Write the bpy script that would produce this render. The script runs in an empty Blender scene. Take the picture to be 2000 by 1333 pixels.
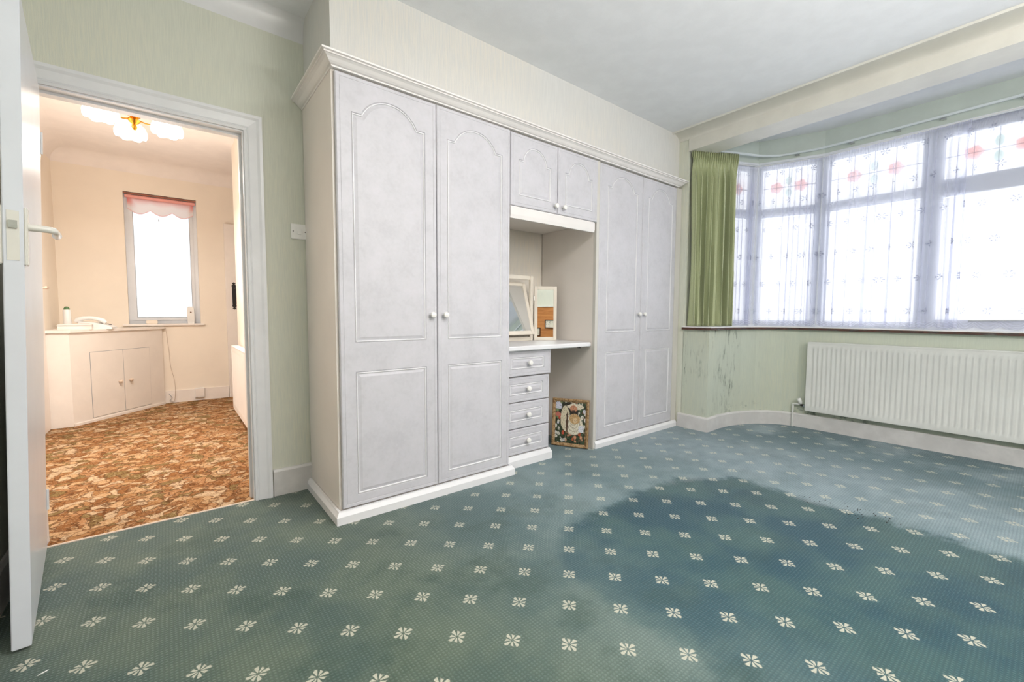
import bpy, bmesh, math, random
from mathutils import Vector, Matrix
random.seed(7)
S = bpy.context.scene
COL = S.collection
PI = math.pi

# ---------------------------------------------------------------- camera, world, lights, exposure
cam_data = bpy.data.cameras.new('camera')
cam_data.sensor_width = 36.0
cam_data.lens = 841.85 / 2000 * 36.0
cam_data.clip_start = 0.02
cam = bpy.data.objects.new('camera', cam_data)
COL.objects.link(cam)
Fv = Vector((0.62173106, 0.78062994, -0.06377604))
Rv = Vector((0.78241261, -0.6227401, 0.00502779))
Uv = Vector((0.03579105, 0.05302511, 0.99795157))
M = Matrix((( Rv.x, Uv.x, -Fv.x, 0), (Rv.y, Uv.y, -Fv.y, 0), (Rv.z, Uv.z, -Fv.z, 1.04), (0, 0, 0, 1)))
cam.matrix_world = M
S.camera = cam

world = bpy.data.worlds.new('sky')
S.world = world
world.use_nodes = True
bg = world.node_tree.nodes['Background']
bg.inputs['Color'].default_value = (0.96, 0.98, 1.0, 1)
bg.inputs['Strength'].default_value = 1.16

def area(name, loc, size, power, color, rot=(0, 0, 0), size_y=None):
    l = bpy.data.lights.new(name, 'AREA')
    l.shape = 'RECTANGLE' if size_y else 'DISK'
    l.size = size
    if size_y:
        l.size_y = size_y
    l.energy = power
    l.color = color
    o = bpy.data.objects.new(name, l)
    o.location = loc
    o.rotation_euler = rot
    COL.objects.link(o)
    return o

area('ceiling_fill', (1.15, 0.15, 2.50), 1.0, 40, (1.0, 0.955, 0.935))  # added fill from above, no fitting behind it
area('upward_fill', (1.3, -0.5, 1.7), 0.8, 60, (1.0, 0.955, 0.94), (PI, 0, 0))  # added and unseen: brightens the bedroom ceiling from below
area('back_fill', (2.3, -1.45, 1.9), 1.3, 36, (1.0, 0.965, 0.955), (PI / 2, 0, 0))  # added frontal fill behind the viewpoint, softens shadows on the wardrobes
area('hall_light', (-0.15, 4.1, 2.05), 0.5, 38, (1.0, 0.955, 0.90))
area('hall_ceiling_fill', (-0.15, 4.4, 1.1), 0.7, 13, (1.0, 0.93, 0.88), (PI, 0, 0))  # added, not part of the hall fitting: lifts the hall ceiling
sun_d = bpy.data.lights.new('overcast_sun', 'SUN')
sun_d.energy = 6.5
sun_d.angle = math.radians(110)
sun_d.color = (0.93, 0.96, 1.0)
sun = bpy.data.objects.new('overcast_sun', sun_d)
sun.rotation_euler = (math.radians(4), math.radians(99), 0)      # from the bay side, low
COL.objects.link(sun)

S.view_settings.view_transform = 'Standard'
S.view_settings.look = 'None'
S.view_settings.gamma = 1.0
S.view_settings.use_curve_mapping = False
S.view_settings.exposure = 0.0
try:
    S.cycles.use_denoising = True
    S.cycles.max_bounces = 10
    S.cycles.diffuse_bounces = 5
    S.cycles.transparent_max_bounces = 24
    S.cycles.sample_clamp_indirect = 6.0
except Exception:
    pass

# ---------------------------------------------------------------- materials
def lin(c):
    c = c / 255.0
    return c / 12.92 if c <= 0.04045 else ((c + 0.055) / 1.055) ** 2.4
def rgb(r, g, b):
    return (lin(r), lin(g), lin(b), 1.0)

class NT:
    """short-hand for building a node tree"""
    def __init__(self, name):
        self.m = bpy.data.materials.new(name)
        self.m.use_nodes = True
        self.t = self.m.node_tree
        self.t.nodes.clear()
        self.out = self.n('ShaderNodeOutputMaterial')
    def n(self, typ, **kw):
        nd = self.t.nodes.new(typ)
        for k, v in kw.items():
            setattr(nd, k, v)
        return nd
    def put(self, sock, v):
        if hasattr(v, 'is_output'):
            self.t.links.new(v, sock)
        else:
            sock.default_value = v
    def math(self, op, a, b=0.0, c=0.0, clamp=False):
        nd = self.n('ShaderNodeMath', operation=op, use_clamp=clamp)
        self.put(nd.inputs[0], a); self.put(nd.inputs[1], b); self.put(nd.inputs[2], c)
        return nd.outputs[0]
    def vmath(self, op, a, b=(0, 0, 0)):
        nd = self.n('ShaderNodeVectorMath', operation=op)
        self.put(nd.inputs[0], a); self.put(nd.inputs[1], b)
        return nd.outputs['Value'] if op in ('LENGTH', 'DOT_PRODUCT', 'DISTANCE') else nd.outputs[0]
    def mix(self, f, a, b, blend='MIX'):
        nd = self.n('ShaderNodeMix', data_type='RGBA', blend_type=blend)
        self.put(nd.inputs[0], f); self.put(nd.inputs[6], a); self.put(nd.inputs[7], b)
        return nd.outputs[2]
    def noise(self, scale, detail=3, rough=0.55, vec=None, dist=0.0):
        nd = self.n('ShaderNodeTexNoise')
        nd.inputs['Scale'].default_value = scale
        nd.inputs['Detail'].default_value = detail
        nd.inputs['Roughness'].default_value = rough
        nd.inputs['Distortion'].default_value = dist
        if vec is not None:
            self.put(nd.inputs['Vector'], vec)
        return nd.outputs[0], nd.outputs[1]
    def voro(self, scale, vec=None, feature='F1'):
        nd = self.n('ShaderNodeTexVoronoi', feature=feature)
        nd.inputs['Scale'].default_value = scale
        if vec is not None:
            self.put(nd.inputs['Vector'], vec)
        return nd
    def ramp(self, f, stops, interp='LINEAR'):
        nd = self.n('ShaderNodeValToRGB')
        cr = nd.color_ramp
        cr.interpolation = interp
        while len(cr.elements) < len(stops):
            cr.elements.new(0.5)
        for e, (p, c) in zip(cr.elements, stops):
            e.position = p
            e.color = c if len(c) == 4 else (*c, 1)
        self.put(nd.inputs[0], f)
        return nd.outputs[0]
    def step(self, v, lo, hi):
        nd = self.n('ShaderNodeMapRange', interpolation_type='SMOOTHSTEP')
        self.put(nd.inputs[0], v); self.put(nd.inputs[1], lo); self.put(nd.inputs[2], hi)
        return nd.outputs[0]
    def pos(self):
        return self.n('ShaderNodeNewGeometry').outputs['Position']
    def scale(self, vec, s):
        nd = self.n('ShaderNodeMapping')
        self.put(nd.inputs[0], vec)
        nd.inputs['Scale'].default_value = s
        return nd.outputs[0]
    def xyz(self, vec):
        nd = self.n('ShaderNodeSeparateXYZ')
        self.put(nd.inputs[0], vec)
        return nd.outputs
    def bump(self, h, strength=0.3, dist=0.002):
        nd = self.n('ShaderNodeBump')
        nd.inputs['Strength'].default_value = strength
        nd.inputs['Distance'].default_value = dist
        self.put(nd.inputs['Height'], h)
        return nd.outputs[0]
    def bsdf(self, color, rough=0.6, normal=None, metal=0.0, spec=0.5, **kw):
        b = self.n('ShaderNodeBsdfPrincipled')
        self.put(b.inputs['Base Color'], color)
        self.put(b.inputs['Roughness'], rough)
        b.inputs['Metallic'].default_value = metal
        b.inputs['Specular IOR Level'].default_value = spec
        if normal is not None:
            self.put(b.inputs['Normal'], normal)
        for k, v in kw.items():
            self.put(b.inputs[k], v)
        return b
    def done(self, sh):
        self.t.links.new(sh.outputs[0] if hasattr(sh, 'outputs') else sh, self.out.inputs['Surface'])
        return self.m

def plain(name, c, rough=0.5, mott=0.04, scale=6.0, bump=0.0, bscale=200.0, metal=0.0, spec=0.5):
    t = NT(name)
    p = t.pos()
    f, _ = t.noise(scale, 4, 0.6, p)
    col = rgb(*c)
    dark = tuple(x * (1 - mott * 2.2) for x in col[:3]) + (1,)
    cc = t.mix(t.step(f, 0.35, 0.7), dark, col)
    nrm = None
    if bump:
        h, _ = t.noise(bscale, 2, 0.5, p)
        nrm = t.bump(h, bump, 0.001)
    return t.done(t.bsdf(cc, rough, nrm, metal, spec))

def wallpaper(name, c, rib=0.35, damp=False, var=0.035):
    t = NT(name)
    p = t.pos()
    ribs, _ = t.noise(1.0, 3, 0.6, t.scale(p, (230, 230, 9)))
    ribs2, _ = t.noise(1.0, 2, 0.6, t.scale(p, (420, 420, 160)))
    blot, _ = t.noise(1.3, 3, 0.55, p)
    col = rgb(*c)
    lo = tuple(x * (1 - var * 2) for x in col[:3]) + (1,)
    cc = t.mix(t.step(ribs, 0.3, 0.7), lo, col)
    warm = (min(1, col[0] * 1.05), col[1] * 1.0, col[2] * 0.93, 1)
    cc = t.mix(t.step(blot, 0.35, 0.7), cc, t.mix(t.step(ribs, 0.3, 0.7), lo, warm))
    if damp:
        x, y, z = t.xyz(p)
        s1, _ = t.noise(1.0, 5, 0.75, t.scale(p, (30, 30, 5)))
        area_m = t.math('MULTIPLY', t.step(x, 4.45, 4.25), t.step(t.noise(3.1, 3, 0.6, p)[0], 0.42, 0.6))
        st = t.math('MULTIPLY', t.step(s1, 0.50, 0.64), area_m)
        st = t.math('MULTIPLY', st, t.step(z, 0.1, 0.3))
        low = t.math('MULTIPLY', t.step(z, 0.24, 0.14), t.step(t.noise(7.0, 4, 0.7, p)[0], 0.48, 0.62))
        low = t.math('MULTIPLY', low, t.step(x, 3.6, 4.3))
        low = t.math('MULTIPLY', low, t.step(y, 0.7, 1.1)); st = t.math('MULTIPLY', st, t.step(y, 0.7, 1.1))
        tot = t.math('MULTIPLY', t.math('MAXIMUM', st, low), 0.8)
        cc = t.mix(tot, cc, rgb(88, 98, 88))
    h = t.math('ADD', ribs, t.math('MULTIPLY', ribs2, 0.6))
    return t.done(t.bsdf(cc, 0.75, t.bump(h, rib, 0.002), spec=0.25))

M_green = wallpaper('pale_green_wallpaper', (213, 216, 204))
M_green_bay = wallpaper('pale_green_bay_wallpaper', (196, 203, 189), damp=True)
M_cream_paper = wallpaper('cream_ribbed_wallpaper', (212, 212, 209))
M_niche = wallpaper('beige_niche_panel', (226, 222, 214), 0.2, var=0.03)
M_upper = plain('green_bay_paint', (196, 206, 199), 0.7, 0.03)
M_ceil = plain('white_textured_ceiling', (232, 234, 236), 0.85, 0.02, 8, 0.5, 260)
M_cove = plain('cream_white_coving_paint', (218, 216, 207), 0.55, 0.03)
M_gloss = plain('white_gloss_paint', (226, 227, 229), 0.32, 0.03, 5)
M_doorp = plain('white_gloss_door_paint', (214, 218, 224), 0.28, 0.02, 5)
M_skirt = plain('aged_white_skirting_paint', (216, 214, 212), 0.4, 0.06, 7)
M_carc = plain('cream_white_laminate', (229, 222, 215), 0.42, 0.02, 3)
M_carcw = plain('white_laminate_plinth', (230, 230, 232), 0.38, 0.02, 3)
M_crown = plain('ivory_cornice_laminate', (229, 225, 222), 0.38, 0.02, 3)
M_stile = plain('greyed_cream_filler_strip', (204, 201, 194), 0.45, 0.02, 3)
M_knob = plain('white_porcelain_knob', (236, 234, 230), 0.2, 0.01)
M_rad = plain('cream_radiator_enamel', (222, 223, 219), 0.35, 0.03, 4)
M_dark = plain('dark_gap', (40, 36, 34), 0.8, 0.05)
M_black = plain('black_iron', (38, 34, 32), 0.45, 0.1, 60)
M_chrome = plain('chrome', (200, 200, 200), 0.18, 0.02, 6, metal=1.0)
M_brass = plain('polished_brass', (226, 168, 70), 0.22, 0.04, 20, metal=1.0)
M_pvc = plain('white_window_frame', (222, 226, 232), 0.35, 0.02)
M_sillw = plain('white_sill_paint', (238, 238, 238), 0.4, 0.03)
M_plastic = plain('white_plastic', (236, 236, 234), 0.35, 0.01)
M_lever = plain('ivory_enamel_lever', (219, 217, 208), 0.25, 0.02)
M_hallw = plain('cream_hall_paint', (240, 230, 216), 0.7, 0.02, 2, 0.15, 120)
M_hallc = plain('white_hall_ceiling', (240, 232, 226), 0.8, 0.02)
M_hallgloss = plain('white_hall_gloss', (240, 233, 227), 0.35, 0.02)
M_cup = plain('white_cupboard_paint', (238, 231, 224), 0.45, 0.02)
M_bead = plain('pale_wood_knob', (226, 205, 186), 0.4, 0.05, 40)
M_cap = plain('green_cap', (82, 120, 76), 0.4, 0.05)
M_lead = plain('grey_lead_came', (150, 154, 160), 0.5, 0.05)
M_cord = plain('pale_cable', (205, 188, 172), 0.5, 0.04)
M_oak = plain('brown_picture_wood', (92, 52, 28), 0.45, 0.12, 40)
M_rail = plain('white_curtain_track', (214, 222, 224), 0.35, 0.02)
M_greykey = plain('grey_telephone_keys', (96, 92, 92), 0.4, 0.05)
M_pink = plain('coral_print', (232, 150, 124), 0.5, 0.08, 90)

def m_door_laminate():
    t = NT('mottled_grey_door_laminate')
    p = t.pos()
    a, _ = t.noise(9, 5, 0.65, p)
    b, _ = t.noise(55, 3, 0.6, p)
    f = t.math('ADD', t.math('MULTIPLY', a, 0.7), t.math('MULTIPLY', b, 0.3))
    c = t.ramp(f, [(0.36, rgb(190, 189, 194)), (0.5, rgb(197, 196, 201)), (0.66, rgb(202, 200, 206))])
    return t.done(t.bsdf(c, 0.45, spec=0.4))
M_door = m_door_laminate()
M_bead_shine = plain('panel_bead_shine', (232, 232, 234), 0.3, 0.01)  # paler than the doors: the ridges' highlight is put into this colour

def m_sill_edge():
    t = NT('worn_dark_wood_edge')
    p = t.pos()
    a, _ = t.noise(9, 5, 0.7, t.scale(p, (1, 1, 6)))
    c = t.ramp(a, [(0.38, rgb(44, 36, 32)), (0.5, rgb(92, 58, 44)), (0.58, rgb(58, 56, 54)), (0.7, rgb(120, 112, 104))])
    return t.done(t.bsdf(c, 0.6, t.bump(a, 0.5, 0.004)))
M_silledge = m_sill_edge()

def m_carpet():
    t = NT('teal_carpet_with_cream_flowers')
    p = t.pos()
    x, y, z = t.xyz(p)
    def poly(c):
        r = t.math('MULTIPLY_ADD', x, c[1], c[0])
        r = t.math('MULTIPLY_ADD', y, c[2], r)
        r = t.math('MULTIPLY_ADD', t.math('MULTIPLY', x, x), c[3], r)
        r = t.math('MULTIPLY_ADD', t.math('MULTIPLY', x, y), c[4], r)
        return t.math('MULTIPLY_ADD', t.math('MULTIPLY', y, y), c[5], r)
    # woven motif repeat: a centred lattice, about 0.26 x 0.25 m, the carpet slightly stretched
    gi = poly((-6.89065793, 3.69829334, 3.62454036, 0.04818115, -0.06013539, 0.16746904))
    gj = poly((-0.06098758, 3.81755634, -4.00594301, -0.0177989, 0.08848069, -0.04587635))
    u = t.math('SUBTRACT', t.math('FRACT', t.math('ADD', gi, 100.5)), 0.5)
    v = t.math('SUBTRACT', t.math('FRACT', t.math('ADD', gj, 100.5)), 0.5)
    wx = t.math('MULTIPLY', t.math('ADD', u, v), 0.1306)
    wy = t.math('MULTIPLY', t.math('SUBTRACT', u, v), 0.125)
    wob = t.math('MULTIPLY', t.math('SUBTRACT', t.noise(170, 2, 0.5, p)[0], 0.5), 0.006)
    r = t.math('ADD', t.math('SQRT', t.math('ADD', t.math('MULTIPLY', wx, wx), t.math('MULTIPLY', wy, wy))), wob)
    th = t.math('ARCTAN2', wy, wx)
    petal = t.math('COSINE', t.math('MULTIPLY', th, 8.0))
    lobe = t.math('COSINE', t.math('MULTIPLY_ADD', th, 4.0, 0.5))
    rmax = t.math('MULTIPLY_ADD', lobe, 0.004, 0.0275)
    m = t.math('MULTIPLY', t.step(r, rmax, t.math('SUBTRACT', rmax, 0.003)), t.step(r, 0.004, 0.007))
    m = t.math('MULTIPLY', m, t.step(petal, -0.55, 0.0))
    # worn and faded ground, window and hall light painted in; deep unfaded patch where furniture stood
    n1, _ = t.noise(2.0, 4, 0.6, p)
    n2, _ = t.noise(5.5, 4, 0.6, p)
    cmb = t.n('ShaderNodeCombineXYZ')
    jit = t.math('MULTIPLY', t.math('SUBTRACT', n2, 0.5), 0.30)
    t.put(cmb.inputs[0], t.math('ADD', x, jit)); t.put(cmb.inputs[1], t.math('ADD', y, jit)); cmb.inputs[2].default_value = 0
    q = t.vmath('ABSOLUTE', t.vmath('SUBTRACT', cmb.outputs[0], (1.99, 0.10, 0)))
    q = t.vmath('SUBTRACT', q, (0.80 - 0.45, 1.36 - 0.45, 0))
    d = t.math('SUBTRACT', t.vmath('LENGTH', t.vmath('MAXIMUM', q, (0, 0, 0))), 0.45)
    inside = t.step(d, 0.035, -0.05)
    left = t.step(x, 2.0, 0.5)
    sheen_m = t.step(x, 2.3, 3.1)
    worn_lit = t.mix(left, rgb(122, 142, 145), rgb(94, 108, 93))  # side-to-side tint puts window and hall light into the carpet colour
    worn_lit2 = t.mix(left, rgb(96, 120, 124), rgb(72, 91, 84))
    outc = t.mix(t.step(n1, 0.36, 0.62), worn_lit2, worn_lit)
    outc = t.mix(t.math('MULTIPLY', sheen_m, 0.75), outc, t.mix(t.step(n2, 0.35, 0.65), rgb(124, 144, 150), rgb(146, 163, 169)))  # paler bay side: window sheen laid into the colour
    far = t.math('MULTIPLY', t.step(x, 3.3, 4.2), t.step(n1, 0.72, 0.45))
    outc = t.mix(far, outc, rgb(72, 102, 108))
    inc = t.mix(t.step(n1, 0.38, 0.62), rgb(34, 72, 84), rgb(62, 92, 92))
    # the pile under the left half of the patch stayed greener and lighter
    inside = t.math('MULTIPLY', inside, t.math('MULTIPLY_ADD', t.step(x, 1.1, 1.75), 0.55, 0.45))
    base = t.mix(inside, outc, inc)
    dirt = t.math('MULTIPLY', t.step(t.noise(3.3, 5, 0.65, p)[0], 0.48, 0.68), t.math('MULTIPLY_ADD', left, 0.4, 0.22))
    base = t.mix(dirt, base, rgb(54, 76, 66))
    # dark traffic line along the edge of the patch
    edge = t.math('MULTIPLY', t.step(t.math('ABSOLUTE', d), 0.06, 0.0), t.step(n2, 0.5, 0.66))
    base = t.mix(t.math('MULTIPLY', edge, t.math('MULTIPLY', t.step(x, 2.0, 2.5), 0.6)), base, rgb(74, 84, 84))
    # loop-pile weave
    wv = t.n('ShaderNodeTexWave', wave_type='BANDS', bands_direction='X')
    t.put(wv.inputs['Vector'], p); wv.inputs['Scale'].default_value = 27; wv.inputs['Distortion'].default_value = 1.5
    wv.inputs['Detail'].default_value = 1; wv.inputs['Detail Scale'].default_value = 6
    wv2 = t.n('ShaderNodeTexWave', wave_type='BANDS', bands_direction='Y')
    t.put(wv2.inputs['Vector'], p); wv2.inputs['Scale'].default_value = 27; wv2.inputs['Distortion'].default_value = 1.5
    wv2.inputs['Detail'].default_value = 1; wv2.inputs['Detail Scale'].default_value = 6
    weave = t.math('MULTIPLY', wv.outputs['Fac'], wv2.outputs['Fac'])
    fine, _ = t.noise(300, 3, 0.7, p)
    wsum = t.math('ADD', t.math('MULTIPLY', weave, 0.7), t.math('MULTIPLY', fine, 0.6))
    base = t.mix(t.step(wsum, 0.1, 0.75), t.mix(0.30, base, (0, 0, 0, 1)), base)
    fl = t.mix(t.step(fine, 0.3, 0.7), rgb(176, 173, 154), rgb(206, 204, 188))
    c = t.mix(t.math('MULTIPLY', m, 0.82), base, fl)
    b = t.bsdf(c, 0.85, t.bump(wsum, 0.5, 0.004), spec=0.15)
    b.inputs['Sheen Weight'].default_value = 0.35
    b.inputs['Sheen Roughness'].default_value = 0.4
    b.inputs['Sheen Tint'].default_value = (0.9, 0.95, 1.0, 1)
    return t.done(b)
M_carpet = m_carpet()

def m_hall_carpet():
    t = NT('brown_floral_hall_carpet')
    p = t.pos()
    def warp(sc, amt, seed):
        nd = t.n('ShaderNodeVectorMath', operation='SCALE')
        t.put(nd.inputs[0], t.noise(sc, 3, 0.6, t.vmath('ADD', p, (seed, seed, 0)))[1]); nd.inputs[3].default_value = amt
        return t.vmath('ADD', p, nd.outputs[0])
    w = warp(6.0, 0.26, 3.0)
    ed = t.voro(17, w, 'DISTANCE_TO_EDGE').outputs['Distance']
    vc = t.voro(17, w)
    cell = t.xyz(vc.outputs['Color'])
    big = t.ramp(cell[0], [(0.0, rgb(150, 100, 56)), (0.2, rgb(208, 168, 124)), (0.4, rgb(176, 128, 82)), (0.55, rgb(214, 184, 148)), (0.72, rgb(186, 136, 92)), (0.88, rgb(138, 114, 70))], 'CONSTANT')
    vein, _ = t.noise(1.0, 4, 0.65, t.scale(w, (40, 62, 50)), 2.2)
    c = t.mix(t.math('MULTIPLY', t.step(vein, 0.46, 0.38), 0.85), big, rgb(92, 54, 24))
    c = t.mix(t.math('MULTIPLY', t.step(vein, 0.55, 0.66), 0.75), c, rgb(222, 196, 162))
    c = t.mix(t.math('MULTIPLY', t.step(ed, 0.10, 0.02), 0.7), c, rgb(84, 48, 22))
    fine, _ = t.noise(330, 2, 0.5, p)
    c = t.mix(t.step(fine, 0.3, 0.6), t.mix(0.25, c, (0, 0, 0, 1)), c)
    c = t.mix(0.16, c, rgb(70, 44, 24))
    return t.done(t.bsdf(c, 0.9, t.bump(fine, 0.4, 0.004), spec=0.1))
M_hallcarpet = m_hall_carpet()

def m_curtain():
    t = NT('sage_green_curtain_cloth')
    p = t.pos()
    a, _ = t.noise(1.0, 2, 0.6, t.scale(p, (500, 500, 260)))
    c = t.mix(t.step(a, 0.3, 0.7), rgb(158, 166, 126), rgb(184, 190, 152))
    b = t.bsdf(c, 0.62, t.bump(a, 0.2, 0.001), spec=0.25)
    b.inputs['Sheen Weight'].default_value = 0.25
    return t.done(b)
M_curt = m_curtain()

def m_net():
    t = NT('white_lace_net')
    uv = t.n('ShaderNodeTexCoord').outputs['UV']
    u, v, _ = t.xyz(uv)
    # embroidered sprigs on a staggered repeat
    a = t.math('MULTIPLY', u, 1 / 0.15); b = t.math('MULTIPLY', t.math('SUBTRACT', v, 0.12), 1 / 0.26)
    row = t.math('FLOOR', t.math('ADD', b, 0.5))
    a = t.math('ADD', a, t.math('MULTIPLY', row, 0.5))
    fu = t.math('MULTIPLY', t.math('SUBTRACT', t.math('FRACT', t.math('ADD', a, 50.5)), 0.5), 0.15)
    fv = t.math('MULTIPLY', t.math('SUBTRACT', t.math('FRACT', t.math('ADD', b, 50.5)), 0.5), 0.26)
    r = t.math('SQRT', t.math('ADD', t.math('MULTIPLY', fu, fu), t.math('MULTIPLY', fv, fv)))
    th = t.math('ARCTAN2', fv, fu)
    spr = t.math('MULTIPLY', t.step(r, 0.029, 0.024), t.step(t.math('COSINE', t.math('MULTIPLY', th, 6.0)), -0.2, 0.3))
    thread = t.step(t.noise(260, 2, 0.6, uv)[0], 0.4, 0.55)
    spr = t.math('MULTIPLY', spr, thread)
    # scalloped bands near the hem
    sc = t.math('MULTIPLY', t.math('ABSOLUTE', t.math('SINE', t.math('MULTIPLY', u, PI / 0.12))), 0.03)
    hv = t.math('ADD', v, sc)
    band = t.math('MULTIPLY', t.step(t.math('SINE', t.math('MULTIPLY', hv, 2 * PI / 0.017)), 0.1, 0.7), t.step(v, 0.050, 0.035))
    head = t.step(v, 1.47, 1.50)
    lw = t.n('ShaderNodeLayerWeight'); lw.inputs[0].default_value = 0.35
    dens = t.math('MULTIPLY_ADD', lw.outputs['Facing'], 0.25, 0.52)
    dens = t.math('ADD', dens, t.math('MULTIPLY', spr, 0.55))
    dens = t.math('ADD', dens, t.math('MULTIPLY', band, 0.18))
    dens = t.math('ADD', dens, t.math('MULTIPLY', head, 0.3), clamp=True)
    d = t.n('ShaderNodeBsdfDiffuse'); ncol = t.mix(spr, rgb(226, 228, 240), rgb(140, 143, 158)); t.put(d.inputs['Color'], ncol)  # sprigs greyed: the shade of backlit thread is put into the colour
    tr = t.n('ShaderNodeBsdfTranslucent'); t.put(tr.inputs['Color'], ncol)
    m1 = t.n('ShaderNodeMixShader'); m1.inputs[0].default_value = 0.72
    t.t.links.new(d.outputs[0], m1.inputs[1]); t.t.links.new(tr.outputs[0], m1.inputs[2])
    tp = t.n('ShaderNodeBsdfTransparent')
    m2 = t.n('ShaderNodeMixShader')
    t.put(m2.inputs[0], dens)
    t.t.links.new(tp.outputs[0], m2.inputs[1]); t.t.links.new(m1.outputs[0], m2.inputs[2])
    return t.done(m2)
M_net = m_net()

def m_glass(name, tint=(1, 1, 1, 1), refl=0.05):
    t = NT(name)
    tp = t.n('ShaderNodeBsdfTransparent'); tp.inputs[0].default_value = tint
    gl = t.n('ShaderNodeBsdfGlossy'); gl.inputs['Roughness'].default_value = 0.02
    m = t.n('ShaderNodeMixShader')
    fr = t.n('ShaderNodeFresnel'); fr.inputs[0].default_value = 1.3
    t.put(m.inputs[0], fr.outputs[0])
    t.t.links.new(tp.outputs[0], m.inputs[1]); t.t.links.new(gl.outputs[0], m.inputs[2])
    return t.done(m)
M_glass = m_glass('window_glass')
M_rose = m_glass('rose_stained_glass', rgb(246, 216, 211))
M_leafg = m_glass('green_stained_glass', rgb(222, 232, 226))

def m_mirror():
    t = NT('silvered_mirror')
    g = t.n('ShaderNodeBsdfGlossy'); g.inputs['Roughness'].default_value = 0.0
    g.inputs['Color'].default_value = (0.86, 0.88, 0.88, 1)
    return t.done(g)
M_mirror = m_mirror()

def m_panel_wood():
    t = NT('orange_brown_wood')
    p = t.pos()
    a, _ = t.noise(1.0, 5, 0.6, t.scale(p, (3, 3, 40)), 0.6)
    c = t.ramp(a, [(0.3, rgb(160, 98, 46)), (0.5, rgb(190, 124, 66)), (0.7, rgb(206, 144, 84))])
    return t.done(t.bsdf(c, 0.4))
M_wood = m_panel_wood()

def m_shade():
    t = NT('lit_white_glass_shade')
    e = t.n('ShaderNodeEmission'); e.inputs[0].default_value = (1, 0.95, 0.87, 1); e.inputs[1].default_value = 2.2
    b = t.bsdf(rgb(245, 242, 236), 0.2)
    m = t.n('ShaderNodeAddShader')
    t.t.links.new(e.outputs[0], m.inputs[0]); t.t.links.new(b.outputs[0], m.inputs[1])
    return t.done(m)
M_shade = m_shade()

def m_blind():
    t = NT('pink_edged_roller_blind')
    uv = t.n('ShaderNodeTexCoord').outputs['UV']
    u, v, _ = t.xyz(uv)
    side = t.math('MULTIPLY', t.math('ADD', t.step(u, 0.16, 0.0), t.step(u, 0.90, 1.0), clamp=True), t.step(v, 0.2, 0.8))
    top = t.math('MULTIPLY', t.step(v, 0.5, 1.0), 0.5)
    hem = t.step(v, 0.10, 0.02)
    f = t.math('MAXIMUM', t.math('MAXIMUM', side, top), t.math('MULTIPLY', hem, 0.5))
    c = t.mix(f, rgb(248, 242, 243), rgb(242, 158, 156))
    d = t.n('ShaderNodeBsdfDiffuse'); t.put(d.inputs[0], c)
    tr = t.n('ShaderNodeBsdfTranslucent'); t.put(tr.inputs[0], c)
    m = t.n('ShaderNodeMixShader'); m.inputs[0].default_value = 0.35
    t.t.links.new(d.outputs[0], m.inputs[1]); t.t.links.new(tr.outputs[0], m.inputs[2])
    return t.done(m)
M_blind = m_blind()

def m_gilt():
    t = NT('gilt_mottled_frame')
    p = t.pos()
    a, _ = t.noise(60, 4, 0.7, p)
    c = t.ramp(a, [(0.32, rgb(96, 64, 36)), (0.46, rgb(146, 112, 72)), (0.56, rgb(178, 154, 116)), (0.66, rgb(160, 104, 62))])
    return t.done(t.bsdf(c, 0.45, t.bump(a, 0.3, 0.003)))
M_gilt = m_gilt()

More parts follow.
